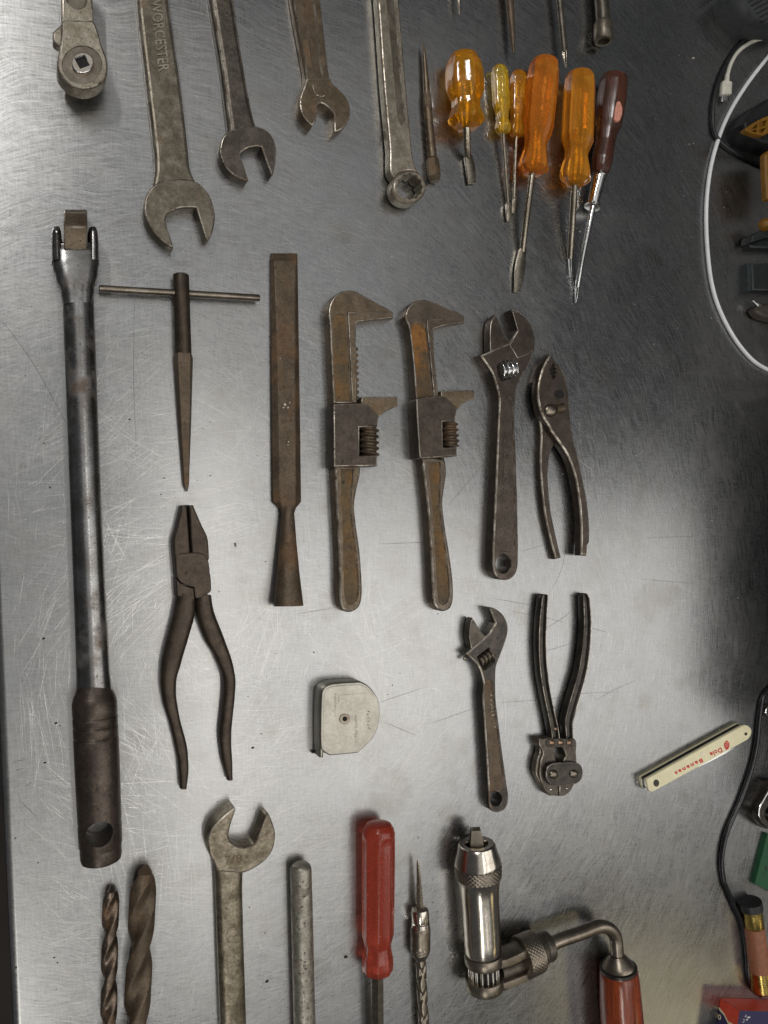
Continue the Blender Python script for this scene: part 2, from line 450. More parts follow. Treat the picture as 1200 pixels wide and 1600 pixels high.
M['clamp_yellow'] = plain('clamp_yellow', (.20, .092, .007), .5, 0, .2, 200, .3)
M['tan_plug'] = plain('tan_plastic', (.06, .047, .036), .5, 0, .2, 200, .3)
M['brass'] = plain('brass', (.55, .40, .12), .24, 1.0, .2, 200, .2)
M['copper'] = plain('salmon_paper_tube', (.27, .10, .05), .5, 0.0, .15, 300, .3)
M['green'] = plain('green_card', (.006, .075, .026), .5, 0, .1, 200, .2)
M['box_red'] = plain('red_card', (.62, .06, .025), .45, 0, .1, 200, .2)
M['box_navy'] = plain('navy_card', (.025, .022, .085), .45, 0, .1, 200, .2)
M['box_cream'] = plain('cream_print', (.75, .66, .42), .5, 0, .1, 200, .1)
M['print_white'] = plain('white_print', (.6, .58, .55), .5, 0, .1, 200, .1)
M['rivet'] = steel('copper_toned_rivet', (.32, .21, .14), (.2, .13, .09), (.2, .1, .05), .3, .1, .9, .35, 200, .3, 19)
M['pin_bright'] = plain('polished_pin', (.6, .56, .5), .2, 1.0, .2, 300, .2)
M['floor'] = plain('dark_workshop_floor', (.02, .015, .012), .7, 0, .5, 6, .3)
M['crumb'] = plain('pale_crumb', (.6, .55, .45), .7, 0, .3, 900, .3)
M['dark_crumb'] = plain('dark_crumb', (.03, .025, .02), .7, 0, .3, 900, .3)
M['hairline'] = plain('dark_scratch', (.10, .10, .105), .5, .6, .3, 300, .1)

M['rust_floor2'] = steel('bright_orange_rust', (0.121, 0.077, 0.035), (0.094, 0.066, 0.040), (0.264, 0.116, 0.028), .43, .07, .45, .6, 70, .8, 31, grain=.5)
M['brown2'] = steel('greyish_brown_steel', (0.150, 0.120, 0.090), (0.108, 0.086, 0.066), (0.180, 0.102, 0.050), .36, .12, .75, .38, 90, .5, 33, grain=.5)
def bench_material():
    m, nt, b = new_mat('scratched_stainless_steel')
    v = coords(nt, 1)
    big = noise(nt, v, 9, 4, .55); mid = noise(nt, v, 40, 6, .65); fine = noise(nt, v, 1000, 4, .7)
    def stretched(sx, sy, seed, ang=0.0):
        t0 = coords(nt, seed, (1, 1, 1), (0, 0, R(ang)))
        mp = N(nt, 'ShaderNodeMapping'); mp.inputs['Scale'].default_value = (sx, sy, 1)
        nt.links.new(t0, mp.inputs['Vector'])
        return noise(nt, mp.outputs[0], 1.0, 3, .65)
    # woven grain of rubbing along and across the sheet
    wa = stretched(110, 1500, 5, 3); wb = stretched(1500, 130, 6, -4); wc = stretched(70, 1300, 7, 24); wd = stretched(80, 1400, 8, -31)
    # scratch strokes ringed round the bright spot, its glint arcs painted into the colour
    c0 = P(330, 980); tc = N(nt, 'ShaderNodeTexCoord'); sub = N(nt, 'ShaderNodeVectorMath', operation='SUBTRACT'); sub.inputs[1].default_value = c0
    nt.links.new(tc.outputs['Object'], sub.inputs[0])
    sx = N(nt, 'ShaderNodeSeparateXYZ'); nt.links.new(sub.outputs[0], sx.inputs[0])
    rad = math_(nt, 'SQRT', math_(nt, 'ADD', math_(nt, 'MULTIPLY', sx.outputs[0], sx.outputs[0]), math_(nt, 'MULTIPLY', sx.outputs[1], sx.outputs[1])))
    th = math_(nt, 'ARCTAN2', sx.outputs[1], sx.outputs[0])
    wob = math_(nt, 'MULTIPLY', noise(nt, v, 14, 2, .5), .03)
    cx = N(nt, 'ShaderNodeCombineXYZ'); nt.links.new(math_(nt, 'MULTIPLY', math_(nt, 'ADD', rad, wob), 1250), cx.inputs[0]); nt.links.new(math_(nt, 'MULTIPLY', th, 16), cx.inputs[1])
    ring = noise(nt, cx.outputs[0], 1.0, 3, .65)
    S = lambda x, k: ramp(nt, x, .28, .72, -k, k)
    far = ramp(nt, rad, .06, .26)
    g = math_(nt, 'ADD', math_(nt, 'ADD', S(wa, .5), S(wb, .5)), math_(nt, 'ADD', S(wc, .2), S(wd, .2)))
    g = math_(nt, 'ADD', g, math_(nt, 'MULTIPLY', S(ring, 1.0), far))
    g = math_(nt, 'ADD', g, S(fine, .4))
    hair = math_(nt, 'ADD', ramp(nt, wc, .66, .76), math_(nt, 'MULTIPLY', ramp(nt, ring, .64, .75), far))
    col = mix(nt, ramp(nt, big, .35, .65), (.35, .355, .362), (.405, .405, .402))
    col = mix(nt, math_(nt, 'MULTIPLY', ramp(nt, mid, .45, .75), .4), col, (.33, .312, .285))
    stain = ramp(nt, noise(nt, coords(nt, 40), 22, 3, .5), .62, .70)
    col = mix(nt, math_(nt, 'MULTIPLY', stain, .3), col, (.25, .235, .20))
    hs = N(nt, 'ShaderNodeHueSaturation'); nt.links.new(col, hs.inputs['Color'])
    nt.links.new(math_(nt, 'ADD', 1.0, math_(nt, 'MULTIPLY', g, .145)), hs.inputs['Value'])
    col = mix(nt, math_(nt, 'MULTIPLY', hair, .5), hs.outputs[0], (.72, .72, .71))
    nt.links.new(col, b.inputs['Base Color']); b.inputs['Metallic'].default_value = 1.0
    ro = math_(nt, 'ADD', ramp(nt, big, .3, .7, .24, .30), math_(nt, 'ADD', math_(nt, 'MULTIPLY', g, .03), math_(nt, 'MULTIPLY', mid, .06)))
    nt.links.new(ro, b.inputs['Roughness'])
    bp = N(nt, 'ShaderNodeBump'); bp.inputs['Strength'].default_value = .05; bp.inputs['Distance'].default_value = .0001
    nt.links.new(g, bp.inputs['Height']); nt.links.new(bp.outputs[0], b.inputs['Normal'])
    return m
M['bench'] = bench_material()
M['scratch'] = plain('bright_scratch', (.60, .59, .57), .3, 1.0, .1, 200, .1)

# ------------------------------------------------------------------ the bench and the floor
def no_thing(): CUR['root'] = None; CUR['o'] = Vector((0, 0, 0))
no_thing()
e0, e1 = P(4, 1255, 0), P(19, 1592, 0)
ed = (e0-e1).normalized(); en = Vector((-ed.y, ed.x, 0))          # towards the front, off the bench
if en.x > 0: en = -en
LA, LB = e0+ed*0.9, e1-ed*0.35
bm = bmesh.new(); prev = None
# sheet with a rolled front lip
lip = [(-1.15, 0.0), (-.6, 0.0), (-.2, 0), (-0.004, 0.0), (-0.002, -0.0004), (-0.0006, -0.0015), (0, -0.0035), (0, -0.03), (-.004, -.032), (-.004, -.005), (-1.15, -.005)]
for (d, z) in lip:
    ring = [bm.verts.new(LA+en*d+Vector((0, 0, z))), bm.verts.new(LB+en*d+Vector((0, 0, z)))]
    if prev: bm.faces.new((prev[0], prev[1], ring[1], ring[0]))
    prev = ring
bench = finish('bench_top', bm, M['bench'], recalc=True); bench['kind'] = 'structure'
bm = bmesh.new()
for s in ((-3, -3), (4, -3), (4, 3), (-3, 3)): bm.verts.new((s[0], s[1], -.9))
bm.faces.new(bm.verts); fl = finish('floor', bm, M['floor']); fl['kind'] = 'structure'

# real shallow scratches: each is a tiny two-sided ridge, so it lights up by its own direction
def scratches(name, specs, mat):
    verts = []; faces = []
    for (p, ang, L, curv, w, hgt) in specs:
        far_ = p+Vector((math.cos(ang+curv*L*.5), math.sin(ang+curv*L*.5), 0))*L
        if max((p-e0).dot(en), (far_-e0).dot(en)) > -.007: continue
        k = max(3, int(L/.008)); a = ang; q = Vector((p.x, p.y)); base = len(verts)
        for i in range(k+1):
            t = i/k; ww = w*math.sin(math.pi*min(.97, max(.03, t)))**.5*.5
            d = Vector((math.cos(a), math.sin(a))); nn = Vector((-d.y, d.x))
            A = q+nn*ww; B = q-nn*ww
            verts += [(A.x, A.y, 2e-6), (q.x, q.y, 2e-6+hgt), (B.x, B.y, 2e-6)]
            q = q+d*(L/k); a += curv*L/k
        for i in range(k):
            s = base+i*3
            faces += [(s, s+3, s+4, s+1), (s+1, s+4, s+5, s+2)]
    me = bpy.data.meshes.new(name); me.from_pydata(verts, [], faces); me.update()
    o = link(name, me, mat, parent=bench); o['kind'] = 'stuff'
    return o
sp = []
for i in range(620):
    x = random.uniform(-20, 1180) if random.random() < .5 else random.uniform(10, 620); y = random.uniform(-20, 1620)
    # scrubbing runs: a handful of near-parallel strokes side by side
    sw = math.atan2(-(y-1000), (x-330))+math.pi/2  # stroke directions ringed round the bright spot to shape its glint arcs
    ang = sw+random.gauss(0, .35) if random.random() < .78 else random.uniform(0, math.pi)
    L0 = random.choice((.008, .014, .02, .03, .045)); cv = random.gauss(0, 4.0); ww = random.uniform(.00005, .00011)
    c0 = P(x, y)
    for j in range(random.randint(2, 12)):
        p = c0+Vector((random.gauss(0, .009), random.gauss(0, .009), 0))
        wd = ww*random.uniform(.7, 1.5)*(1.4 if random.random() < .04 else 1)
        sp.append((p, ang+random.gauss(0, .09), L0*random.uniform(.5, 1.4), cv+random.gauss(0, 1.0), wd, wd*random.uniform(.008, .048)))
scratches('fine_scratches', sp, M['scratch'])
def line_scratch(pts, w=.00025):
    cl = smooth(pts, 8, closed=False); verts = []; faces = []
    for i, (x, y) in enumerate(cl):
        a = P(*cl[max(0, i-1)]); b = P(*cl[min(len(cl)-1, i+1)]); d = (b-a).normalized(); nn = Vector((-d.y, d.x, 0))
        t = i/(len(cl)-1); ww = w*(.35+.65*math.sin(math.pi*t))*.5; c = P(x, y)
        for s in (1, -1):
            q = c+nn*ww*s; verts.append((q.x, q.y, 1.2e-5))
    for i in range(len(cl)-1): faces.append((2*i, 2*i+1, 2*i+3, 2*i+2))
    return verts, faces
DL = [[(675, 1130), (742, 1106)], [(780, 1098), (860, 1092), (905, 1084), (966, 1081)], [(0, 497), (50, 565), (104, 662)],
      [(210, 450), (209, 600), (213, 700)], [(905, 735), (925, 690), (943, 645)], [(895, 770), (880, 880), (860, 925)],
      [(800, 955), (850, 965), (880, 972)], [(920, 980), (948, 988)], [(818, 1022), (860, 1015), (900, 1002)], [(815, 1005), (880, 965), (895, 952)],
      [(812, 862), (855, 850)], [(590, 850), (700, 846)], [(700, 790), (755, 725)], [(960, 262), (1012, 225)], [(930, 1095), (955, 1080), (995, 1062)],
      [(1010, 840), (1085, 838)], [(1000, 905), (1090, 912)], [(460, 960), (520, 950)], [(600, 1128), (652, 1150)], [(585, 1100), (660, 1075)], [(770, 935), (830, 945)], [(20, 1190), (40, 1187)], [(24, 1204), (38, 1200)], [(40, 1228), (50, 1222)], [(30, 1250), (56, 1275)]]
vs, fs = [], []
for l in DL:
    v_, f_ = line_scratch(l); b_ = len(vs); vs += v_; fs += [tuple(i+b_ for i in f) for f in f_]
me = bpy.data.meshes.new('dark_scratches'); me.from_pydata(vs, [], fs); me.update()
o = link('dark_scratches', me, M['hairline'], parent=bench); o['kind'] = 'stuff'
def crumbs(name, spots, mat):
    vs, fs = [], []
    for (x, y, r) in spots:
        c = P(x, y); b_ = len(vs); k = 6; a0 = random.random()*6
        for j in range(k):
            a = a0+j/k*6.283; rr = r*random.uniform(.5, 1.2); vs.append((c.x+rr*math.cos(a), c.y+rr*.7*math.sin(a), 3e-6))
        for j in range(k):
            a = a0+j/k*6.283; rr = r*random.uniform(.3, .7); vs.append((c.x+rr*math.cos(a), c.y+rr*.7*math.sin(a), r*random.uniform(.5, .9)))
        for j in range(k): fs.append((b_+j, b_+(j+1) % k, b_+k+(j+1) % k, b_+k+j))
        fs.append(tuple(b_+k+j for j in range(k)))
    me = bpy.data.meshes.new(name); me.from_pydata(vs, [], fs); me.update()
    no_thing(); o = link(name, me, mat); o['kind'] = 'stuff'; o['label'] = 'tiny '+('pale' if 'pale' in name else 'dark')+' crumbs and dust specks scattered over the bench'; o['category'] = 'crumbs'
sp = [(random.uniform(980, 1200), random.uniform(0, 1600), random.uniform(.0002, .0006)) for _ in range(70)]
sp += [(random.uniform(20, 1000), random.uniform(0, 1600), random.uniform(.0002, .0005)) for _ in range(60)]
sp += [(1083, 91, .0013), (1097, 1108, .0008), (1125, 1106, .0008), (1103, 1120, .0006), (1124, 1140, .0006), (612, 402, .0008), (906, 362, .0008), (901, 357, .0006), (1077, 225, .0006), (893, 672, .0006), (820, 1391, .0008)]
crumbs('pale_crumbs', sp, M['crumb'])
sp = [(random.uniform(20, 700), random.uniform(450, 1600), random.uniform(.0003, .0007)) for _ in range(70)]+[(367, 850, .0012), (368, 853, .001), (203, 655, .0009), (87, 1130, .001), (68, 997, .001), (395, 1168, .001), (417, 1533, .0012), (540, 1495, .0016), (257, 747, .0008), (70, 1192, .0008)]
crumbs('dark_crumbs', sp, M['dark_crumb'])

# ================================================================== THE TOOLS
def bite(px, py, r, a0, a1, n=8):
    return [(px+r*math.cos(a0+(a1-a0)*i/n), py+r*math.sin(a0+(a1-a0)*i/n)) for i in range(n+1)]

# ---- ratchet, top left
thing('ratchet_handle', 'pale grey steel ratchet with square hole in its round head', 'ratchet', 125, 80)
c = crop(80, 0, 9.41)
A_ = M['pale_forged']
body = c((150, -300, 1), (590, -300, 1), (610, 300, 1), (640, 340), (680, 420), (740, 640), (815, 850), (832, 980), (815, 1110), (740, 1220), (620, 1290), (480, 1310), (330, 1270), (200, 1180), (110, 1060), (85, 940), (105, 800), (130, 640), (140, 480), (150, 340))
prism('head', c((155, 330), (185, 285, 1), (620, 300, 1), (650, 350), (690, 450), (740, 640), (815, 850), (832, 980), (815, 1110), (740, 1220), (620, 1290), (480, 1310), (330, 1270), (200, 1180), (110, 1060), (85, 940), (105, 800), (130, 640), (145, 480)), 9, 19, [A_, EDGE, M['nickel_dull']], ch=1.0,
      recess=[(circle(80+455/9.41, 955/9.41, 31.5, 30.5, 36), .5, .3)])
prism('handle', c((150, -420, 1), (590, -420, 1), (625, 330, 1), (150, 330, 1)), 8, 17.6, [A_, EDGE, M['nickel_dull']], ch=1.0, recess=[(c((215, -400, 1), (535, -400, 1), (530, 20), (500, 100), (420, 140), (340, 130), (260, 70), (215, -10)), 1.2, 1.0)])
prism('direction_lever', c((20, 470, 1), (80, 415), (150, 350, 1), (200, 400, 1), (190, 690, 1), (70, 640), (28, 590, 1)), 9, 15, [A_, EDGE], ch=.8)
dr = prism('drive_ring', circle(80+460/9.41, 920/9.41, 17.5, 16.5, 32), 18.2, 20.0, [M['nickel'], M['chrome']], ch=.5, sm=False, holes=[c((350, 860, 1), (490, 815, 1), (565, 950, 1), (428, 1000, 1))])
prism('socket_shade', circle(80+460/9.41, 920/9.41, 14, 13, 16), 18.0, 18.8, M['blackhole'], ch=.1, sm=False, parent=dr)  # flat black disc painted for the shade of the deep square hole
dome('detent_ball', 80+505/9.41, 1372/9.41, 3.0, 9.6, 2.2, M['rust_floor'])

def open_wrench(name, label, head, shank, zh, zs, mats, sh_mats=None, recess=(), group='open-end wrenches along the top', x=0, y=0, hrec=(), srings=None, hz0=0.0):
    thing(name, label, 'wrench', x, y, group)
    prism('jaw_head', head, hz0, zh, mats, ch=.9, recess=hrec)
    return prism('shank', shank, .8, zs, sh_mats or mats, ch=1.1, recess=recess, rings=srings)

c1 = crop(0, 0, 3.0); c2 = crop(320, 0, 3.0)
wsh = open_wrench('open_end_wrench', 'largest grey open-end wrench with raised lettering WORCESTER along its shank',
    c1((728, 862), (690, 905), (676, 950), (679, 1005), (700, 1060), (740, 1110), (780, 1145), (814, 1162, 1), (812, 1150, 1), (776, 1035), (783, 1008), (805, 992), (845, 976), (920, 974, 1), (966, 1126, 1), (976, 1128, 1), (995, 1095), (1008, 1030), (1005, 980), (985, 920), (950, 872), (905, 844), (860, 838), (800, 840), (760, 848)),
    c1((640, -200, 1), (778, -200, 1), (792, 0), (850, 400), (885, 700), (895, 790), (925, 870), (900, 930, 1), (740, 930, 1), (716, 880), (728, 800), (725, 700), (690, 400), (645, 0)), 9.0, 7.4, [M['grey_forged'], EDGE], x=270, y=200,
    srings=[(0, .8, 0), (0, 4.6, 0), (.35, 6.1, 0), (1.2, 7.1, 1), (2.2, 7.4, 0)])
lettering('lettering', 'WORCESTER', (235, 1), (248, 113), 17, 7.4, M['pale_forged'], up=1, ext=.45, bold=.012, parent=wsh)
prism('border_line', [(253.3, -6), (254.3, -6), (264, 115), (263, 115)], 7.0, 7.7, M['pale_forged'], ch=.1, sm=False, parent=wsh)
wsh2 = open_wrench('open_end_wrench', 'dark grey open-end wrench with faint worn lettering, second from the left at the top',
    c2((115, 612), (85, 640), (70, 690), (74, 735), (98, 785), (142, 825), (198, 850, 1), (206, 842, 1), (180, 765), (166, 730), (176, 712), (205, 695), (240, 688), (265, 690, 1), (312, 825, 1), (322, 815, 1), (335, 740), (335, 690), (320, 645), (290, 610), (240, 590), (180, 588)),
    c2((5, -200, 1), (118, -200, 1), (140, 0), (185, 300), (222, 500), (245, 590), (262, 640, 1), (105, 660, 1), (112, 600), (100, 500), (75, 300), (28, 0)), 8.0, 6.4, [M['dark_forged'], EDGE], x=385, y=150,
    srings=[(0, .8, 0), (0, 3.2, 0), (.6, 5.0, 0), (1.8, 6.0, 1), (3.2, 6.4, 0)])
lettering('lettering', 'WORCESTER', (348, 3), (357, 78), 9, 6.35, M['grey_forged'], ext=.25, parent=wsh2)
open_wrench('open_end_wrench', 'small rust-brown open-end wrench with a channelled shank at the top',
    c2((472, 380), (462, 412), (446, 455), (446, 505), (465, 552), (505, 592, 1), (524, 562, 1), (530, 490, 1), (545, 484), (575, 500), (605, 534, 1), (606, 622, 1), (645, 605), (676, 565), (684, 520), (670, 465), (632, 418), (602, 392), (590, 365, 1), (476, 365, 1)),
    c2((395, -200, 1), (515, -200, 1), (545, 0), (580, 300), (592, 372), (612, 402, 1), (455, 430, 1), (473, 372), (466, 300), (412, 0)), 7.5, 6.9, [M['brown_forged'], EDGE, M['rusty']], x=505, y=100,
    recess=[(c2((432, -190, 1), (488, -190, 1), (515, 0), (545, 300), (556, 360), (530, 385), (512, 360), (500, 300), (462, 0)), .8, .8)],
    srings=[(0, .8, 0), (0, 4.2, 0), (.5, 6.0, 0), (1.3, 6.9, 1)])
# boss ridge that runs from the shank into the head
prism('raised_web', c2((505, 395), (530, 372), (560, 390), (572, 430), (560, 452), (530, 450), (512, 430)), 7.0, 7.9, [M['brown_forged'], EDGE], ch=.5)

thing('box_end_wrench', 'grey steel box-end wrench with twelve-point ring, beside the centre punch', 'wrench', 635, 200, None)
star = []
for k in range(24):
    rr = 20.8 if k % 2 == 0 else 18.0
    star.append((640.5+rr*math.cos(2*math.pi*k/24), 291.5+rr*math.sin(2*math.pi*k/24), 1))
prism('ring', circle(640, 291.5, 26.3, 26.3, 40), 1, 11.5, [M['pale_forged'], EDGE], sm=False, holes=[[(a, b) for a, b, _ in star]], rings=[(1.2, 1, 0), (0, 3, 0), (0, 10.2, 0), (.7, 11.2, 0), (1.4, 11.5, 1)])
prism('shank', c2((795, -200, 1), (892, -200, 1), (912, 0), (945, 400), (972, 690), (985, 770), (1008, 815, 1), (985, 806), (950, 802), (915, 815), (893, 842, 1), (868, 800), (866, 690), (840, 400), (812, 0)), 1.5, 8.2, [M['pale_forged'], EDGE, M['grey_forged']], ch=1.2,
      recess=[(c2((830, -190, 1), (875, -190, 1), (893, 0), (925, 400), (940, 560), (925, 590), (905, 560), (890, 400), (850, 0)), .7, .7)])

# ---- knurl / flute functions
def knurl(n=26, pitch=1.0, amp=.05, s0=-1e9, s1=1e9):
    def f(s, th):
        if s < s0 or s > s1: return 1.0
        a = n*th+s*2*math.pi/pitch; b = n*th-s*2*math.pi/pitch
        return 1.0+amp*(abs(math.sin(a*.5))*abs(math.sin(b*.5))*2-1.0)
    return f
thing('centre_punch', 'slim steel centre punch with knurled grip and faceted end', 'punch', 672, 180)
rod('point', [(661, 68, .8, 3.4), (662.5, 78, 2.2, 3.4), (664.5, 110, 4.2, 3.4), (666.8, 147, 5.7, 3.4)], M['brown_forged'], 20)
rod('grip', [(666.6, 146, 5.8, 3.4), (668, 170, 6.4, 3.4), (675.5, 248, 7.2, 3.4)], M['brown_forged'], 64, sub=46, rfun=knurl(12, 1.6, .12), sharp=80)
rod('striking_end', [(675.2, 245, 6.5, 3.6), (675.8, 250, 10.5, 3.6), (678.5, 276, 10.5, 3.6), (679.3, 284, 7.5, 3.6)], [M['brown_forged']], 6, rot=R(18), sharp=15)

# ---- screwdrivers
def fluted(nf=6, depth=.13, s0=0, s1=1e9, power=1.0, blend=3.0):
    def f(s, th):
        k = max(0.0, min(1.0, (s-s0)/blend))*max(0.0, min(1.0, (s1-s)/blend))
        return 1.0-depth*k*abs(math.cos(nf*th*.5))**power
    return f
c3 = crop(640, 0, 3.3333)
def screwdriver(name, label, x, y, handle, hmat, shank, smat, tip, nf=6, depth=.13, core=None, hz=None, group='screwdrivers laid out at the top right', seg=96, sub=6):
    thing(name, label, 'screwdriver', x, y, group)
    hp = c3(*handle)
    dx = hp[-1][0]-hp[0][0]; dy = hp[-1][1]-hp[0][1]
    rmax = max(p[2] for p in hp)/3.3333
    z = perp_r(hp[0][0], hp[0][1], dx, dy, rmax, 8)*1000
    prof = [(p[0], p[1], p[2]/3.3333, z) for p in hp]
    o = rod('handle', prof, hmat, seg, sub=sub, rfun=fluted(nf, depth, 2.5, 1e9), sharp=24)
    sp_ = c3(*shank); n = len(sp_)
    zt = 2.0
    sk = rod('shank', [(p[0], p[1], p[2]/3.3333, z+(zt-z)*(i/(n-1))) for i, p in enumerate(sp_)], smat, 20)
    zz = zt
    if tip[0] == 'flat':
        (x0, y0, w0), (x1, y1, w1), (x2, y2, w2) = tip[1]
        pts = c3((x0, y0), (x1, y1), (x2, y2))
        sweep('blade_tip', [(pts[0][0], pts[0][1], w0/3.3333, .8, 4.4), (pts[1][0], pts[1][1], w1/3.3333, 1.2, 3.6), (pts[2][0], pts[2][1], w2/3.3333, 1.6, 2.5)], smat, sect(12, 6), n=4, parent=sk)
    else:
        (x0, y0, w0), (x1, y1, w1) = tip[1]
        a, b = c3((x0, y0), (x1, y1))
        rod('cross_tip', [(a[0], a[1], w0/3.3333, zz+.3), (a[0]*.45+b[0]*.55, a[1]*.45+b[1]*.55, w0*.8/3.3333, zz), (b[0], b[1], w1/3.3333, zz-.4)], [M['chrome']], 32, sub=4, rfun=lambda s, th: .62+.42*abs(math.cos(2*th))**3, sharp=60, parent=sk)
    if core: rod('inner_shank', [(p[0], p[1], p[2]/3.3333, z) for p in c3(*core)], M['core'], 14, parent=o)
    return o
M['core'] = plain('brassy_inner_shank', (.85, .62, .16), .25, 1.0, .2, 200, .2)

screwdriver('stubby_screwdriver', 'stubby screwdriver with fat amber handle and short dark blade', 725, 150,
    [(279, 276, 12), (280, 281, 42), (281, 295, 70), (282, 320, 88), (284, 360, 98), (287, 430, 101), (290, 470, 99), (291, 500, 88), (292, 530, 75), (293, 560, 75), (295, 595, 88), (295, 622, 97), (296, 640, 92), (296, 660, 70), (297, 668, 30)], M['amber'],
    [(297, 655, 19), (299, 760, 19), (303, 830, 18)], M['shank'], ('flat', ((303, 815, 18), (316, 880, 23), (325, 957, 21))), nf=6, depth=.13, core=[(287, 460, 30), (292, 560, 32), (296, 655, 20)])
screwdriver('small_screwdriver', 'small screwdriver with clear yellow handle, left of the small pair', 783, 200,
    [(466, 341, 8), (466, 346, 26), (467, 358, 38), (468, 378, 45), (474, 480, 46), (478, 560, 43), (481, 590, 34), (483, 620, 33), (485, 650, 42), (486, 672, 43), (487, 690, 34), (487, 698, 12)], M['yellow'],
    [(487, 690, 10.5), (513, 1075, 10)], M['shank'], ('flat', ((512, 1060, 10), (516, 1100, 14), (518, 1152, 12))), nf=6, depth=.13, core=[(475, 510, 20), (482, 590, 22), (487, 690, 11)])
screwdriver('small_screwdriver', 'small screwdriver with orange-yellow handle touching the long orange screwdriver', 808, 205,
    [(568, 370, 8), (568, 375, 26), (567, 386, 37), (566, 405, 43), (563, 500, 43), (560, 585, 40), (559, 610, 33), (558, 635, 33), (557, 665, 41), (556, 690, 42), (556, 706, 34), (556, 714, 12)], M['amber'],
    [(556, 706, 9), (544, 1050, 8.5)], M['shank'], ('flat', ((545, 1030, 8), (543, 1070, 15), (542, 1112, 12))), nf=6, depth=.13, core=[(563, 520, 18), (559, 600, 20), (556, 706, 10)])
screwdriver('flat_screwdriver', 'long orange-handled screwdriver with wide flat blade, longest of the row', 838, 270,
    [(707, 308, 15), (707, 313, 45), (705, 327, 68), (702, 350, 79), (696, 400, 83), (684, 520, 83), (670, 650, 82), (665, 695, 74), (660, 730, 61), (655, 770, 59), (650, 820, 70), (646, 860, 80), (643, 882, 80), (641, 900, 55), (640, 906, 25)], M['deep_orange'],
    [(642, 880, 17), (600, 1200, 16), (585, 1320, 16)], M['shank'], ('flat', ((586, 1300, 16), (574, 1400, 25), (562, 1523, 18))), nf=8, depth=.10, core=[(664, 670, 30), (656, 760, 30), (642, 890, 18)])
screwdriver('cross_screwdriver', 'orange-handled cross-tip screwdriver beside the dark wooden one', 901, 260,
    [(889, 375, 15), (889, 380, 45), (889, 392, 66), (888, 415, 79), (886, 460, 83), (880, 600, 85), (875, 730, 86), (873, 760, 74), (870, 795, 62), (868, 830, 64), (865, 880, 78), (863, 920, 84), (862, 940, 80), (861, 962, 50), (861, 970, 20)], M['orange'],
    [(860, 945, 19), (846, 1180, 18), (834, 1350, 16)], M['shank'], ('cross', ((834, 1345, 15), (836, 1438, 5))), nf=8, depth=.10, core=[(874, 690, 28), (869, 800, 32), (861, 950, 20)])
sd = screwdriver('wooden_screwdriver', 'cross-tip screwdriver with dark maroon wooden handle and chrome ferrule', 945, 270,
    [(1070, 398, 25), (1069, 402, 52), (1066, 412, 68), (1062, 440, 76), (1052, 520, 78), (1040, 600, 76), (1034, 650, 70), (1026, 690, 58), (1020, 740, 52), (1011, 790, 54), (1002, 840, 56), (996, 880, 48), (992, 905, 40)], M['dark_wood'],
    [(955, 1075, 15), (900, 1340, 14), (872, 1500, 14)], M['chrome'], ('cross', ((872, 1498, 16), (864, 1576, 5))), nf=8, depth=.05)
zf = 9.0
rod('ferrule', [(p[0], p[1], p[2]/3.3333, p[3]) for p in c3((993, 898, 40, 8.6), (990, 915, 37, 8.4), (972, 990, 33, 7.6), (957, 1055, 29, 6.6), (955, 1072, 26, 6.5))], M['chrome'], 28)
rod('collar', [(p[0], p[1], p[2]/3.3333, 7) for p in c3((954, 1066, 34), (953, 1070, 42), (951, 1078, 42), (950, 1083, 30))], M['chrome'], 24)
prism('bare_patch', c3((1080, 530), (1098, 528), (1110, 560), (1108, 600), (1092, 632), (1072, 625), (1070, 590)), 16.8, 21.0, M['chip'], ch=.8, parent=sd)

# ---- tips and shafts that enter at the top
thing('scribing_needle', 'thin needle point entering at the top edge', 'needle', 714, 10)
rod('shaft', [(715.5, -40, 3.4, 5), (717, 0, 2.8, 5), (717.6, 22, .7, 4.6)], M['shank'], 14)
thing('awl', 'tapering brown steel awl point entering at the top edge', 'awl', 798, 30)
rod('shaft', [(792, -40, 7.0, 5), (796, 0, 6.6, 5), (801, 60, 4.6, 5), (802.5, 84, 1.5, 5)], M['rusty'], 16)
thing('cross_screwdriver', 'steel cross-tip screwdriver shaft entering at the top edge', 'screwdriver', 878, 40)
rod('shaft', [(869, -40, 5.5, 6), (874, 0, 5.5, 6), (882, 82, 5.2, 6)], M['dark_forged'], 18)
rod('cross_tip', [(882, 81, 5.4, 6), (883, 94, 4.4, 6), (884.5, 106, 1.2, 6)], M['shank'], 32, sub=3, rfun=lambda s, th: .62+.42*abs(math.cos(2*th))**3, sharp=60)
thing('socket_driver', 'dull steel rod with a round socket on its end, entering at the top edge', 'socket driver', 941, 30)
rod('shaft', [(936, -40, 11, 7), (940, 0, 11.2, 7), (942.5, 38, 11.2, 7)], M['dark_forged'], 24)
rod('socket', [(942.3, 35, 13, 7), (942.5, 39, 15.2, 7), (943, 61, 15.2, 7), (943.1, 64.5, 13.8, 7), (943.1, 65, 9.4, 7), (942.9, 56, 9, 7)], M['grey_forged'], 32, capend=True)

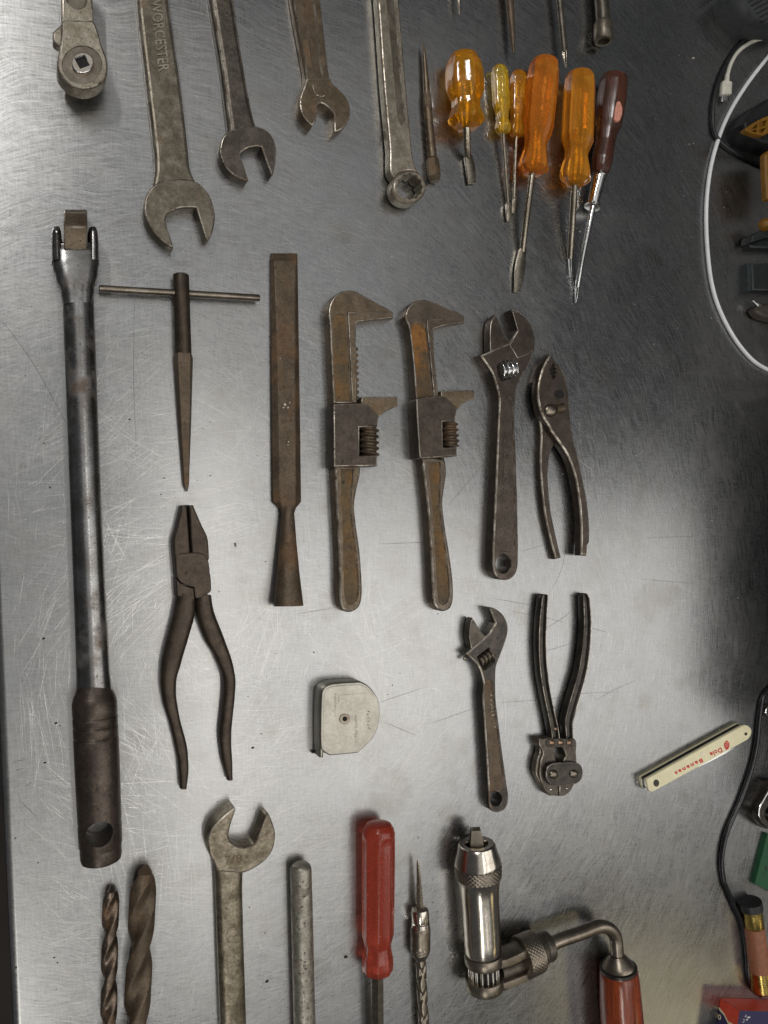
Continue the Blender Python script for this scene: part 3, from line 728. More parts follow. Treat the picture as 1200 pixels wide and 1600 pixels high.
# ---- breaker bar
thing('breaker_bar', 'long chrome breaker bar with brown grip and square swivel drive, at far left', 'breaker bar', 140, 840)
rod('shank', [(121, 450, 24, 10), (122.5, 472, 23, 10), (128, 620, 22.8, 10), (135, 800, 23, 10), (142, 960, 24, 10), (146, 1050, 25, 10), (148, 1085, 27, 10)], M['chrome_worn'], 40, sub=3)
g = []
for (yy, rr) in ((1068, 25), (1078, 26.5), (1088, 31), (1096, 33.2), (1104, 33.4), (1117, 33.4), (1119, 32.5), (1121, 33.4), (1132, 33.4), (1134, 32.4), (1136, 33.4), (1149, 33.4), (1151, 32.3), (1154, 33.6), (1220, 33.2), (1280, 32.5), (1284, 31.6), (1288, 32.5), (1318, 32.3), (1321, 31), (1324, 31), (1336, 31), (1343, 29.5), (1345, 26)):
    g.append((146.8+(yy-1070)*.042, yy, rr, 10.3))
grip = rod('grip', g, M['umber2'], 48)
hole = rod('c', [(157, 1303, 1, 1), (157, 1304, 1, 1)], M['umber2'], 6)
bpy.data.objects.remove(hole)
bmh = bmesh.new(); hc = P(156, 1303, 20)
bmesh.ops.create_cone(bmh, cap_ends=True, segments=32, radius1=.0064, radius2=.0064, depth=.06, matrix=Matrix.Translation(Vector((hc.x, hc.y, .01))))
boolean_cut(grip, [finish('c', bmh, M['umber2'])])
# forked head
sq = sect(24, 3.2)
fork = sweep('fork_neck', [(121.5, 478, 23.0, 2.6, 17.4), (120.8, 455, 26, 2.3, 17.6), (120, 432, 33, 2, 17.6), (119, 415, 36.5, 1.8, 17.4), (118.5, 400, 36.5, 1.8, 17.0), (118, 386, 36, 2.2, 15.6)], [M['chrome_worn']], sq, n=5)
for xx in (88.5, 145.0):
    sweep('fork_cheek', [(xx+1 if xx < 100 else xx, 412, 9.0, 1.9, 17.2), (xx, 385, 8.8, 1.9, 16.8), (xx-.5, 368, 8.0, 2.4, 16.2), (xx-.8, 359, 6.2, 4, 14)], [M['chrome_worn']], sect(16, 2.5), n=4, parent=fork)
def extr_profile(name, x0, x1, prof, mat, **kw):
    bm = bmesh.new(); A = [bm.verts.new(P(x0, y, z)) for y, z in prof]; B = [bm.verts.new(P(x1, y, z)) for y, z in prof]
    bridge(bm, A, B); bm.faces.new(A); bm.faces.new(B[::-1])
    bmesh.ops.recalc_face_normals(bm, faces=bm.faces)
    res = bmesh.ops.bevel(bm, geom=bm.edges[:]+bm.verts[:], offset=.0007, segments=1, affect='EDGES')
    if isinstance(mat, list) and len(mat) > 1:
        for f in res['faces']: f.material_index = 1
    return finish(name, bm, mat, **kw)
extr_profile('square_drive', 99.5, 136.5, [(399, 6), (398, 13), (390, 17.5), (354, 18.6), (332, 11.5), (327, 5.5), (340, 3), (385, 3)], [M['brown_forged'], EDGE], parent=fork)
rod('swivel_pin', [(82, 384, 6.5, 9.5), (152, 386, 6.5, 9.5)], M['chrome_worn'], 20)

# ---- tapered T-handle reamer
thing('tapered_reamer', 'brown tapered hand reamer with a thin T crossbar, pointing down', 'reamer', 286, 560)
c5 = crop(60, 300, 3.2)
rod('crossbar', [(155, 450.6, 4.8, 5.2), (155.4, 450.6, 5.4, 5.2), (404, 465.6, 5.4, 5.2), (405.2, 465.7, 4.8, 5.2)], M['nickel_dull'], 18, sub=4)
rod('stem', [(282.6, 428.8, 10.5, 5.2), (282.6, 430.5, 12.4, 5.2), (286.4, 552, 12.6, 5.2), (286.6, 556, 11.5, 5.2)], M['umber'], 28)
rod('tapered_blade', [(286.5, 553, 14.5, 5.2), (286.7, 560, 15.6, 5.2), (288.8, 660, 10.5, 4.4), (291, 757, 4.6, 3.6), (292.2, 768, 1, 3.4)], M['rusty'], 5, rot=R(48), sharp=15, sub=2)

# ---- socket chisel
thing('socket_chisel', 'rusty brown chisel between the T-handled reamer and a monkey wrench', 'chisel', 446, 660)
c6 = crop(400, 380, 2.6667)
bl = [P(*q, 0) for q in ()]
def chisel():
    bm = bmesh.new(); rows = []
    for (yy, xl, xr, fl, fr, zt, zb) in ((42, 60, 172, 62, 170, .9, .2), (72, 61, 173, 77, 165, 5.0, 0), (500, 63, 180, 92, 163, 5.6, 0), (1000, 68, 187, 100, 166, 6.2, 0), (1078, 70, 188, 104, 164, 6.4, 0), (1104, 98, 166, 112, 158, 6.6, .6), (1125, 106, 160, 114, 156, 7.4, 1.0)):
        k = c6((xl, yy), (xr, yy), (fl, yy), (fr, yy))
        zs = zt*.48
        rows.append([bm.verts.new(P(*k[0], zb)), bm.verts.new(P(*k[0], zs)), bm.verts.new(P(*k[2], zt)), bm.verts.new(P(*k[3], zt)), bm.verts.new(P(*k[1], zs)), bm.verts.new(P(*k[1], zb))])
    for a, b in zip(rows, rows[1:]): bridge(bm, a, b)
    bm.faces.new(rows[0]); bm.faces.new(rows[-1])
    bmesh.ops.recalc_face_normals(bm, faces=bm.faces)
    bmesh.ops.bevel(bm, geom=[e for e in bm.edges if e.calc_face_angle(0) > .25], offset=.0004, segments=1, affect='EDGES')
    return finish('blade', bm, M['rusty'], sharp=12)
blade_ = chisel()
for (px_, py_, r_) in ((446, 632, 2.2), (450, 637, 1.8), (443, 637, 1.5), (453, 629, 1.2), (451, 690, 1.6), (450, 695, 1.1), (438, 560, .9), (458, 590, .9)):
    prism('paint_speck', [(px_+r_*random.uniform(.5, 1.3)*math.cos(k), py_+r_*random.uniform(.5, 1.3)*math.sin(k)) for k in range(6)], 5.0, 6.05, M['crumb'], ch=.1, sm=False, parent=blade_)
rod('socket', [(450, 793, 9.8, 5.0), (449.8, 800, 9.8, 5.0), (450, 850, 13.5, 6.4), (450.5, 900, 18, 8.0), (451, 944, 22.8, 9.4), (451, 947, 23, 9.6), (451, 947.3, 19, 9.6), (450.6, 915, 16, 9)], M['rusty'], 36, sub=2)

# ---- monkey wrenches
cm = crop(480, 430, 4.2857)
def worm(name, a, b, r, z, turns, mat, amp=.16, skew=1):
    L = (P(b[0], b[1], z)-P(a[0], a[1], z)).length*1000
    return rod(name, [(a[0], a[1], r, z), (b[0], b[1], r, z)], mat, 28, sub=[72], rfun=lambda s, th: 1-amp+amp*2*(0.5+.5*math.cos(2*math.pi*s*turns/L-skew*th))**1.6-amp*.2, sharp=70)
def teeth(name, a, b, n, w, z0, z1, mat):
    pts = [(a[0]-2.5, a[1], 1)]
    for i in range(n):
        for t, d in ((.08, 0), (.3, w), (.62, w), (.85, 0)):
            q = (i+t)/n; pts.append((a[0]+(b[0]-a[0])*q+d, a[1]+(b[1]-a[1])*q, 1))
    pts.append((b[0]-2.5, b[1], 1))
    prism(name, pts, z0, z1, mat, ch=.15)
def monkey(label, x, y, bar, lstrip, webrec, teethspec, sleeve, jaw, wormspec, handle, hrec, bodym='brown_forged', floorm='rust_floor'):
    thing('monkey_wrench', label, 'wrench', x, y, 'rusty monkey wrenches')
    mt = [M[bodym], EDGE, M[floorm]]
    prism('bar_and_fixed_jaw', bar, 0, 8.4, mt, ch=.9, recess=[(webrec, .6, .4)])
    prism('jaw_border', lstrip, 7.6, 9.3, [M[bodym], EDGE], ch=.5)
    teeth('rack_teeth', *teethspec, 2, 7.6, M['rusty'])
    prism('sliding_sleeve', sleeve, 0, 12.0, [M['umber2'], EDGE], ch=.9)
    prism('moving_jaw', jaw, 1.5, 10.6, [M['brown_forged'], EDGE], ch=.6)
    worm('adjusting_worm', *wormspec, M['rusty'])
    prism('handle', handle, 0, 8.2, [M[bodym], EDGE, M['rust_floor']], ch=1.5, recess=[(hrec, .9, .55)])
monkey('rusty monkey wrench nearer the chisel, jaws opened widest', 545, 700,
    cm((175, 860, 1), (168, 700), (158, 500), (150, 320), (143, 260), (150, 200), (180, 145), (230, 108), (295, 100), (365, 125), (450, 175), (555, 230), (577, 246, 1), (578, 290, 1), (345, 316, 1), (329, 330, 1), (330, 600), (338, 860, 1)),
    cm((274, 246, 1), (572, 247, 1), (574, 286, 1), (338, 312, 1), (322, 326, 1), (332, 850, 1), (302, 850, 1)),
    cm((178, 300), (200, 262), (250, 262), (266, 300), (276, 500), (292, 845, 1), (188, 845, 1), (178, 500)),
    ((556.6, 541), (558.5, 627), 9, 3.2), 
    cm((176, 862, 1), (360, 856, 1), (400, 866), (440, 893), (484, 945, 1), (474, 990), (472, 1016, 1), (352, 1020, 1), (352, 1208, 1), (471, 1205, 1), (470, 1280, 1), (178, 1284, 1)),
    cm((366, 815, 1), (606, 812, 1), (609, 880, 1), (570, 892), (525, 915), (490, 946, 1), (430, 960, 1), (360, 870, 1)),
    ((576.5, 669), (577, 712), 14.2, 6.4, 4.6),
    c6((326, 925, 1), (435, 925, 1), (436, 960), (425, 1010), (412, 1090), (420, 1180), (434, 1280), (443, 1400), (443, 1475), (428, 1520), (392, 1538), (360, 1525), (348, 1480), (344, 1300), (334, 1100)),
    c6((352, 940, 1), (408, 940, 1), (402, 1020), (398, 1090), (406, 1190), (420, 1300), (428, 1400), (427, 1470), (412, 1500), (390, 1508), (372, 1490), (366, 1400), (362, 1200)))
monkey('rusty monkey wrench nearer the adjustable wrench, orange rust on its bar', 675, 700,
    cm((728, 830, 1), (712, 600), (692, 420), (678, 335), (660, 300), (658, 260), (685, 205), (735, 168), (800, 164), (870, 188), (950, 222), (1040, 262), (1056, 284, 1), (1056, 322, 1), (950, 338), (862, 358), (848, 372, 1), (858, 600), (885, 830, 1)),
    cm((800, 298, 1), (1050, 284, 1), (1052, 318, 1), (945, 332), (850, 358), (840, 372, 1), (876, 820, 1), (850, 820, 1)),
    cm((694, 345), (720, 318), (770, 312), (792, 340), (812, 500), (842, 820, 1), (742, 820, 1), (724, 600)),
    ((677.3, 566), (682.5, 617), 6, 2.6),
    cm((730, 836), (748, 822), (780, 816), (895, 806, 1), (940, 824), (1008, 892, 1), (994, 950), (992, 978, 1), (908, 984, 1), (912, 1156, 1), (1004, 1150, 1), (1005, 1212, 1), (765, 1230), (752, 1222)),
    cm((898, 776, 1), (1118, 768, 1), (1122, 828, 1), (1062, 848), (1028, 874), (1014, 896, 1), (960, 920, 1), (895, 830, 1)),
    ((701.5, 660.5), (704.5, 698.5), 12.6, 6.4, 4.4),
    c6((690, 895, 1), (788, 895, 1), (796, 950), (790, 1000), (780, 1080), (790, 1180), (806, 1280), (822, 1400), (824, 1480), (812, 1520), (785, 1534), (756, 1525), (738, 1490), (728, 1300), (714, 1100)),
    c6((716, 912, 1), (770, 912, 1), (770, 990), (768, 1080), (778, 1190), (794, 1300), (806, 1410), (807, 1470), (795, 1500), (776, 1508), (760, 1492), (752, 1400), (738, 1150)), 'brown2', 'rust_floor2')

# ---- adjustable wrenches
ca = crop(720, 470, 5.4545); c7 = crop(700, 460, 3.4783)
thing('adjustable_wrench', 'larger brown adjustable wrench with bright worm screw and hole at its handle end', 'wrench', 785, 700, 'adjustable wrenches')
bodyo = ca((162, 464, 1), (300, 402, 1), (412, 356, 1), (487, 240, 1), (432, 76, 1), (448, 68), (500, 92), (570, 158), (620, 240), (640, 330), (630, 430), (598, 510), (548, 600), (500, 700), (474, 800), (468, 900))+c7((366, 700), (372, 850), (380, 1100), (384, 1300), (384, 1460), (372, 1515), (345, 1545), (312, 1553), (278, 1545), (252, 1518), (242, 1465), (246, 1300), (258, 1050), (266, 850), (272, 700))+ca((326, 880), (318, 790), (292, 690), (262, 610), (240, 575))
wa = ca((305, 548, 1), (345, 520), (390, 502), (440, 498, 1), (452, 560), (452, 630), (440, 660), (345, 690, 1), (318, 640))
ra = c7((291, 620), (298, 572), (322, 553), (350, 572), (358, 620), (362, 900), (366, 1300), (362, 1385), (322, 1398), (282, 1385), (280, 1300), (286, 900))
ha = c7(*[(302+42*math.cos(t*math.pi/12), 1465+53*math.sin(t*math.pi/12)) for t in range(24)])
prism('body', bodyo, 0, 9.0, [M['umber2'], EDGE, M['umber2']], ch=1.4, holes=[ha], recess=[(ra, .7, .5), (wa, 6.5, .2)])
prism('moving_jaw', ca((297, 115, 1), (262, 170), (249, 250), (250, 420, 1), (300, 460, 1), (460, 400, 1), (415, 340, 1), (380, 300, 1)), 1.2, 8.4, [M['umber2'], EDGE], ch=.6)
prism('face_boss', ca((415, 380, 1), (486, 255, 1), (440, 90, 1), (500, 100), (565, 160), (612, 240), (632, 330), (622, 420), (560, 462), (482, 492, 1), (455, 440)), 8.6, 9.5, [M['umber2'], EDGE], ch=.5)
worm('worm_screw', (720+306/5.4545, 470+606/5.4545), (720+443/5.4545, 470+580/5.4545), 16.0, 4.4, 3.6, M['chrome'], amp=.2)
worn_marks('worn_lettering', (789, 627), (789, 655), 5.5, 8.35, M['dark_forged'], 4)
lettering('lettering', 'S K LINE', (787, 682), (787, 772), 6.5, 8.35, M['dark_forged'], ext=.2)
worn_marks('worn_lettering', (790, 792), (787, 850), 6.0, 8.35, M['dark_forged'], 9)

cb = crop(690, 900, 4.4444); cn = crop(680, 900, 4.0)
thing('adjustable_wrench', 'smaller adjustable wrench with reddish-brown recessed handle, lying below the larger one', 'wrench', 765, 1120, 'adjustable wrenches')
bodyo = cb((166, 540, 1), (240, 476), (330, 396, 1), (372, 326, 1), (326, 216, 1), (375, 226), (430, 270), (460, 330), (463, 390), (442, 470), (404, 570), (380, 650))+cn((382, 760), (398, 900), (420, 1080), (446, 1270), (461, 1380), (455, 1430), (432, 1465), (388, 1480), (352, 1465), (338, 1425), (330, 1300), (318, 1100), (305, 900), (296, 760))+cb((290, 760), (280, 700), (262, 645), (236, 606))
wb = cb((244, 560, 1), (330, 492, 1), (350, 540), (372, 580), (362, 612), (295, 660, 1), (265, 610))
rb = cn((308, 690), (314, 655), (333, 643), (354, 655), (362, 690), (385, 900), (412, 1130), (432, 1330), (385, 1345), (346, 1345), (336, 1130), (320, 900))
hb = cn(*[(382+38*math.cos(t*math.pi/12), 1395+47*math.sin(t*math.pi/12)) for t in range(24)])
prism('body', bodyo, 0, 8.0, [M['blacksteel'], EDGE, M['rusty']], ch=1.3, holes=[hb], recess=[(rb, .8, .5), (wb, 5.5, .2)])
prism('moving_jaw', cb((215, 290, 1), (198, 340), (192, 420), (206, 500, 1), (250, 520, 1), (330, 440, 1), (275, 386, 1)), 1, 7.4, [M['dark_forged'], EDGE], ch=.5)
worm('worm_screw', (690+254/4.4444, 900+604/4.4444), (690+346/4.4444, 900+532/4.4444), 10.2, 4.6, 4, M['nickel_dull'], amp=.2)
dome('slide_pin', 690+168/4.4444, 900+575/4.4444, 3.2, 4, 1.0, M['nickel_dull'])
worn_marks('worn_lettering', (764, 1085), (771, 1140), 5, 7.2, M['pale_forged'], 9, ext=.12)

# ---- slip-joint pliers
thing('slip_joint_pliers', 'brown slip-joint pliers with curved handles and domed pivot bolt', 'pliers', 870, 720)
prism('back_half', c7((480, 560, 1), (560, 560, 1), (600, 700), (592, 790), (560, 860), (548, 950), (550, 1060), (565, 1190), (592, 1320), (618, 1432, 1), (584, 1440, 1), (556, 1340), (524, 1190), (504, 1000), (500, 880), (504, 760), (492, 660)), 0, 5.0, [M['umber2'], EDGE], ch=1.5)
fr = ca((760, 452, 1), (700, 560), (664, 680), (652, 780), (662, 880), (692, 980), (752, 1075))+c7((560, 745), (610, 815), (655, 890), (692, 1000), (715, 1150), (723, 1300), (720, 1420, 1), (757, 1422, 1), (762, 1362, 1), (772, 1345, 1), (772, 1250), (760, 1130), (735, 1000), (710, 880), (682, 770), (668, 660), (662, 560), (650, 490), (640, 445, 1), (630, 420), (600, 372))
tooth = []
for k in range(5):
    tooth += [(861.5, 570+k*5.2, 1), (865-1.5, 572+k*5.2, 1)]
tooth = [(864, 566, 1), (868, 570, 1), (866, 573, 1), (870, 576, 1), (867, 579, 1), (870, 582, 1), (866, 585, 1), (869, 588, 1), (865, 594, 1), (861, 591, 1), (863, 587, 1), (858.5, 585, 1), (861, 581, 1), (858, 578, 1), (861, 574, 1)]
prism('front_half', fr, 3.6, 10.0, [M['umber2'], EDGE, M['blackhole']], ch=1.6, recess=[(tooth, 2.5, .1), ([(874, 633), (879, 629.5), (884, 633), (884, 640), (879, 644.5), (873, 641)], 2.5, .2), (circle(874, 616, 8.5, 7.5, 20), .25, .2)])
prism('jaw_shoulder', c7((462, 475, 1), (500, 370), (553, 325, 1), (545, 420), (500, 560, 1), (480, 560, 1)), 0, 3.6, [M['umber2'], EDGE], ch=.6)
dome('pivot_bolt', 864, 640.5, 10.2, 10, 2.6, M['nickel_dull'])
rod('bolt_neck', [(868, 640, 6.5, 10.2), (880, 638, 6.5, 10.2)], M['rusty'], 16)

# ---- lineman pliers
cl_ = crop(230, 780, 7.5); c8 = crop(60, 780, 2.6667)
thing('lineman_pliers', 'dark brown lineman pliers with S-curved handles below the reamer', 'pliers', 300, 1000)
mu = [M['umber'], M['umber2']]
prism('jaw', cl_((412, 70, 1), (466, 70, 1), (484, 330), (505, 630, 1), (520, 700, 1), (330, 760, 1), (312, 500), (352, 330)), 0, 10.0, mu, ch=.8)
prism('jaw', cl_((492, 68, 1), (540, 70, 1), (640, 305), (710, 460), (728, 695, 1), (690, 760, 1), (540, 700, 1), (524, 600), (508, 330)), 0, 10.0, mu, ch=.8)
prism('joint_plate', cl_((336, 665), (360, 645), (430, 632), (530, 625), (640, 632), (690, 670), (716, 720, 1), (730, 800), (735, 868, 1), (744, 900), (750, 1060), (716, 1105), (600, 1165), (562, 1150, 1), (551, 1032, 1), (500, 1022), (400, 975), (345, 895)), 0, 10.5, mu, ch=.5)
prism('lower_shoulder', cl_((340, 925, 1), (400, 985), (500, 1030), (548, 1040, 1), (558, 1190, 1), (350, 1135, 1)), 0, 10.0, mu, ch=.6)
def two_edges(name, L, Rr, zb, zt, mats, cr=c8, e=2.8, zend=None):
    path = []
    for k, (a, b) in enumerate(zip(L, Rr)):
        p, q = cr(a, b); t = k/(len(L)-1)
        z1 = zt+(zend-zt)*t if zend else zt
        path.append(((p[0]+q[0])/2, (p[1]+q[1])/2, math.hypot(p[0]-q[0], p[1]-q[1])/2, zb, z1))
    return sweep(name, path, mats, sect(20, e))
two_edges('handle', [(575, 395), (562, 470), (540, 560), (520, 650), (512, 740), (520, 830), (545, 930), (572, 1040), (584, 1120), (588, 1200)], [(652, 390), (650, 480), (620, 590), (590, 690), (570, 770), (574, 850), (592, 930), (612, 1010), (622, 1100), (616, 1204)], .5, 10.5, M['umber'], zend=7)
two_edges('handle', [(655, 400), (657, 480), (690, 580), (735, 660), (766, 740), (769, 810), (760, 900), (752, 980), (760, 1070), (784, 1165)], [(718, 400), (728, 460), (762, 550), (795, 640), (817, 730), (817, 810), (808, 900), (802, 980), (805, 1070), (808, 1166)], .5, 10.5, M['umber'], zend=7)

# ---- compound nippers
cz = crop(810, 1120, 10.0)
thing('compound_nippers', 'small black compound cutting nippers with channelled handles and copper rivets', 'nippers', 875, 1130)
chan = [(-1, .1), (-1, .88), (-.86, 1.0), (-.72, 1.0), (-.56, .92), (-.4, .72), (.4, .72), (.56, .92), (.72, 1.0), (.86, 1.0), (1, .88), (1, .1), (.85, 0), (-.85, 0)]
ew = (2, 8)
def chan_handle(L):
    return sweep('handle', [(680+(p[0]+p[2]*.26)/4, 900+p[1]/4, p[2]*.74/4, .6, 7.0) for p in L], [M['blacksteel'], EDGE], chan, n=6, edge=ew)
chan_handle([(669, 114, 14), (667, 119, 23), (661, 150, 29), (648, 300, 35), (645, 450, 36), (655, 600, 36), (675, 730, 34), (702, 860, 34), (722, 960, 36), (728, 1020, 36)])
chan_handle([(913, 114, 15), (914, 119, 25), (920, 150, 31), (926, 300, 36), (916, 450, 38), (895, 590, 40), (865, 700, 42), (832, 810, 42), (810, 900, 40), (812, 960, 34), (816, 1020, 32)])
mz = [M['blacksteel'], EDGE]
prism('cutting_lever', cz((325, 345), (400, 345), (480, 330), (560, 345), (590, 420), (565, 540), (590, 690), (620, 900), (632, 1050, 1), (625, 1240, 1), (560, 1235), (490, 1235), (430, 1170), (370, 1040), (330, 900), (345, 700), (385, 560), (330, 450)), 0, 7.5, [M['dark_forged'], EDGE], ch=.8)
prism('cutting_lever', cz((655, 380), (740, 360), (830, 332), (895, 360), (914, 440), (905, 560), (920, 720), (950, 900), (865, 1080), (812, 1170), (730, 1232), (640, 1242, 1), (640, 1050, 1), (690, 800), (705, 690), (740, 600), (700, 500)), 0, 7.5, [M['dark_forged'], EDGE], ch=.8)
prism('side_plate', cz((330, 345, 1), (395, 350, 1), (375, 560), (350, 720), (360, 900), (420, 1070), (480, 1190, 1), (400, 1130), (300, 960), (270, 840), (290, 690), (330, 560)), 1, 6.0, [M['grey_forged'], EDGE], ch=.5)
lp = prism('link_plate', cz((460, 1010), (430, 900), (450, 800), (520, 735), (700, 712), (900, 715), (985, 770), (1010, 870), (985, 980), (900, 1050), (760, 1062), (560, 1085)), 8.0, 11.0, mz, ch=.6)
prism('spacer', cz((470, 1000), (450, 880), (480, 780), (560, 750), (880, 740), (970, 800), (985, 880), (950, 980), (860, 1030), (560, 1060)), 7.0, 8.2, M['blackhole'], ch=.1)
for (x, y, r, zz) in ((575, 912, 7.2, 11), (890, 902, 6.8, 11)): dome('pivot_rivet', 810+x/10, 1120+y/10, r, zz, 2.0, M['nickel_dull'], parent=lp)
prism('hinge_plate', cz((440, 400), (480, 355), (600, 345), (760, 350), (860, 360), (890, 420), (860, 480), (760, 480), (660, 475), (590, 480), (480, 480)), 7.0, 8.6, mz, ch=.4)
for (x, y, r) in ((538, 412, 4.6), (675, 410, 4.6), (806, 412, 4.6)): dome('small_rivet', 810+x/10, 1120+y/10, r, 8.6, 1.0, M['rivet'])
dome('small_rivet', 869, 1139.5, 3.0, 8.4, .8, M['rivet'])
for (x, y, r) in ((515, 1142, 2.0), (764, 1122, 1.8)): dome('jaw_pin', 810+x/10, 1120+y/10, r, 7.5, .5, M['pin_bright'])
for (x, y) in ((625, 1110), (625, 1195)): prism('jaw_notch', circle(810+x/10, 1120+y/10, 1.5, 1.6, 8), 7.0, 7.62, M['blackhole'], ch=.05, sm=False)

# ---- tape measure
ct = crop(450, 1020, 6.0)
thing('tape_measure', 'small pewter-coloured metal tape measure case with round back', 'tape measure', 540, 1120)
case = ct((312, 385), (345, 320), (410, 288), (520, 276), (680, 268, 1), (740, 298), (800, 355), (850, 440), (868, 550), (850, 690), (790, 815), (655, 945, 1), (400, 968, 1), (345, 940), (308, 895), (302, 700))
prism('case', case, .6, 12.0, [M['pewter']], rings=[(.6, .6, 0), (.1, 1.0, 0), (.1, 5.8, 0), (.5, 6.0, 0), (.5, 6.3, 0), (0, 6.5, 0), (0, 10.4, 0), (.3, 11.4, 0), (.7, 12.0, 0), (1.3, 12.15, 0), (1.8, 12.0, 0), (2.2, 11.95, 0)])
hub = prism('hub', circle(450+535/6, 1020+622/6, 8.5, 8.3, 28), 11.8, 12.5, [M['nickel_dull'], M['pewter']], ch=.3, sm=False, holes=[circle(450+533/6, 1020+620/6, 3.4, 3.4, 16)])
prism('hub_bore', circle(450+533/6, 1020+620/6, 3.8, 3.8, 16), 11.6, 12.1, M['blackhole'], ch=.05, sm=False, parent=hub)
prism('rim_band', ct((303, 500, 1), (326, 470, 1), (338, 500, 1), (336, 985, 1), (302, 985, 1)), 3, 11.4, [M['pewter']], ch=1.2)
prism('tape_hook', ct((225, 930, 1), (290, 925, 1), (290, 945, 1), (228, 945, 1)), 0.3, 3, [M['blacksteel']], ch=.3)
prism('label_panel', ct((475, 398, 1), (725, 380, 1), (726, 440, 1), (478, 458, 1)), 11.9, 12.15, M['pewter'], ch=.06)
worn_marks('embossed_script', (450+735/6, 1020+530/6), (450+735/6, 1020+715/6), 8, 12.0, M['nickel_dull'], 6, slant=.5)
worn_marks('embossed_script', (450+625/6, 1020+580/6), (450+625/6, 1020+850/6), 6.5, 12.0, M['nickel_dull'], 14, ext=.1)
worn_marks('embossed_script', (450+430/6, 1020+380/6), (450+430/6, 1020+600/6), 6, 12.0, M['nickel_dull'], 12, ext=.1)

# ---- twist drills
def twist(name, label, x, y, prof, mat, pitch, sign, seg=56):
    thing(name, label, 'drill bit', x, y, 'twist drill bits at the bottom left')
    def f(s, th):
        a = th*2+sign*4*math.pi*s/pitch
        v = .5+.5*math.cos(a)
        k = min(1.0, .25+s/4.0)
        return 1.0-k*.42*max(0.0, (v-.38)/.62)**.75
    rod('fluted_body', prof, mat, seg, sub=44, rfun=f, sharp=30)
twist('drill_bit', 'slimmer twist drill bit, shiny brown spiral, at the bottom left', 172, 1480, [(174.5, 1383, 3, None), (174, 1392, 9, 4.4), (173.5, 1399, 12.6, 4.4), (171, 1500, 12.6, 4.4), (169, 1640, 12.6, 4.4)], steel('oily_drill_steel', (.17, .13, .10), (.11, .085, .065), (.16, .085, .04), .4, .1, .85, .33, 140, .5, 21), 47, 1)
twist('drill_bit', 'thicker rusty twist drill bit with wide flutes, at the bottom left', 222, 1480, [(227.5, 1352, 4, None), (226, 1363, 14, 7.0), (224.5, 1376, 20, 7.0), (219, 1480, 20, 7.0), (211, 1640, 20, 7.0)], M['rusty'], 78, 1)

# ---- 7/8 open-end wrench at the bottom
cq = crop(120, 1230, 3.3333)
MY = steel('mottled_yellow_steel', (.26, .228, .17), (.145, .122, .086), (.12, .084, .05), .38, .1, .85, .38, 150, .5, 23)
thing('open_end_wrench', 'mottled yellowish open-end wrench stamped 7/8, jaws up, at the bottom', 'wrench', 370, 1400)
prism('jaw_head', cq((822, 104, 1), (765, 150), (705, 212), (683, 280), (690, 345), (715, 395), (735, 440, 1), (855, 450, 1), (885, 443), (930, 420), (985, 380), (1022, 325), (1035, 250), (1022, 190), (1000, 138, 1), (985, 150, 1), (940, 270, 1), (918, 300), (870, 312), (828, 304), (800, 280), (790, 250, 1), (806, 185), (828, 120, 1)), 0, 11.0, [MY, EDGE], ch=1.0, n=6)
sweep('shank', [(120+790/3.3333, 1230+400/3.3333, 24, .8, 9.5), (120+790/3.3333, 1230+450/3.3333, 21.5, .8, 10), (120+791/3.3333, 1230+520/3.3333, 20.6, .6, 10.2), (120+800/3.3333, 1230+850/3.3333, 20.4, .5, 10.2), (120+818/3.3333, 1640, 20.2, .5, 10.2)], [MY], sect(28, 2.5), n=6)
lettering('size_stamp', '7/8', (352, 1349), (379, 1346), 12, 10.75, M['rusty'], ext=.3)

# ---- grey rod
thing('steel_rod', 'plain pitted grey steel rod with rounded end, at the bottom', 'rod', 472, 1480)
rod('bar', [(469.8, 1347.5, 6, 6.6), (469.8, 1349, 11, 6.6), (469.9, 1352.5, 15, 6.6), (470, 1358, 16.8, 6.6), (470.8, 1392, 16.9, 6.6), (470.8, 1393.2, 16.5, 6.6), (470.9, 1394.6, 17, 6.6), (473, 1480, 17, 6.6), (477, 1640, 17, 6.6)], M['aluminium'], 40, sub=2)

# ---- red screwdriver
cr = crop(420, 1250, 4.0)
thing('red_screwdriver', 'screwdriver with faded red fluted handle and hexagonal shaft, at the bottom', 'screwdriver', 590, 1420)
prof = [(687, 143, 60), (687, 150, 78), (686, 175, 95), (686, 210, 104), (685, 300, 105), (684, 600, 104), (682, 840, 101), (681, 875, 92), (681, 905, 84), (681, 940, 88), (680, 985, 98), (680, 1030, 101), (680, 1065, 96), (680, 1085, 70), (680, 1098, 50)]
rod('handle', [(420+p[0]/4, 1250+p[1]/4, p[2]/4, 10.6) for p in prof], M['red_handle'], 72, sub=5, rfun=fluted(8, .10, 6, 1e9, 1.0), sharp=24)
rod('shaft', [(590, 1520, 10, 10.2), (590.5, 1640, 10.2, 8)], M['dark_forged'], 6, rot=R(8), sharp=15)
lettering('lettering', '9136', (589, 1384), (589, 1406), 5.5, 19.4, M['red_handle'], ext=.3)

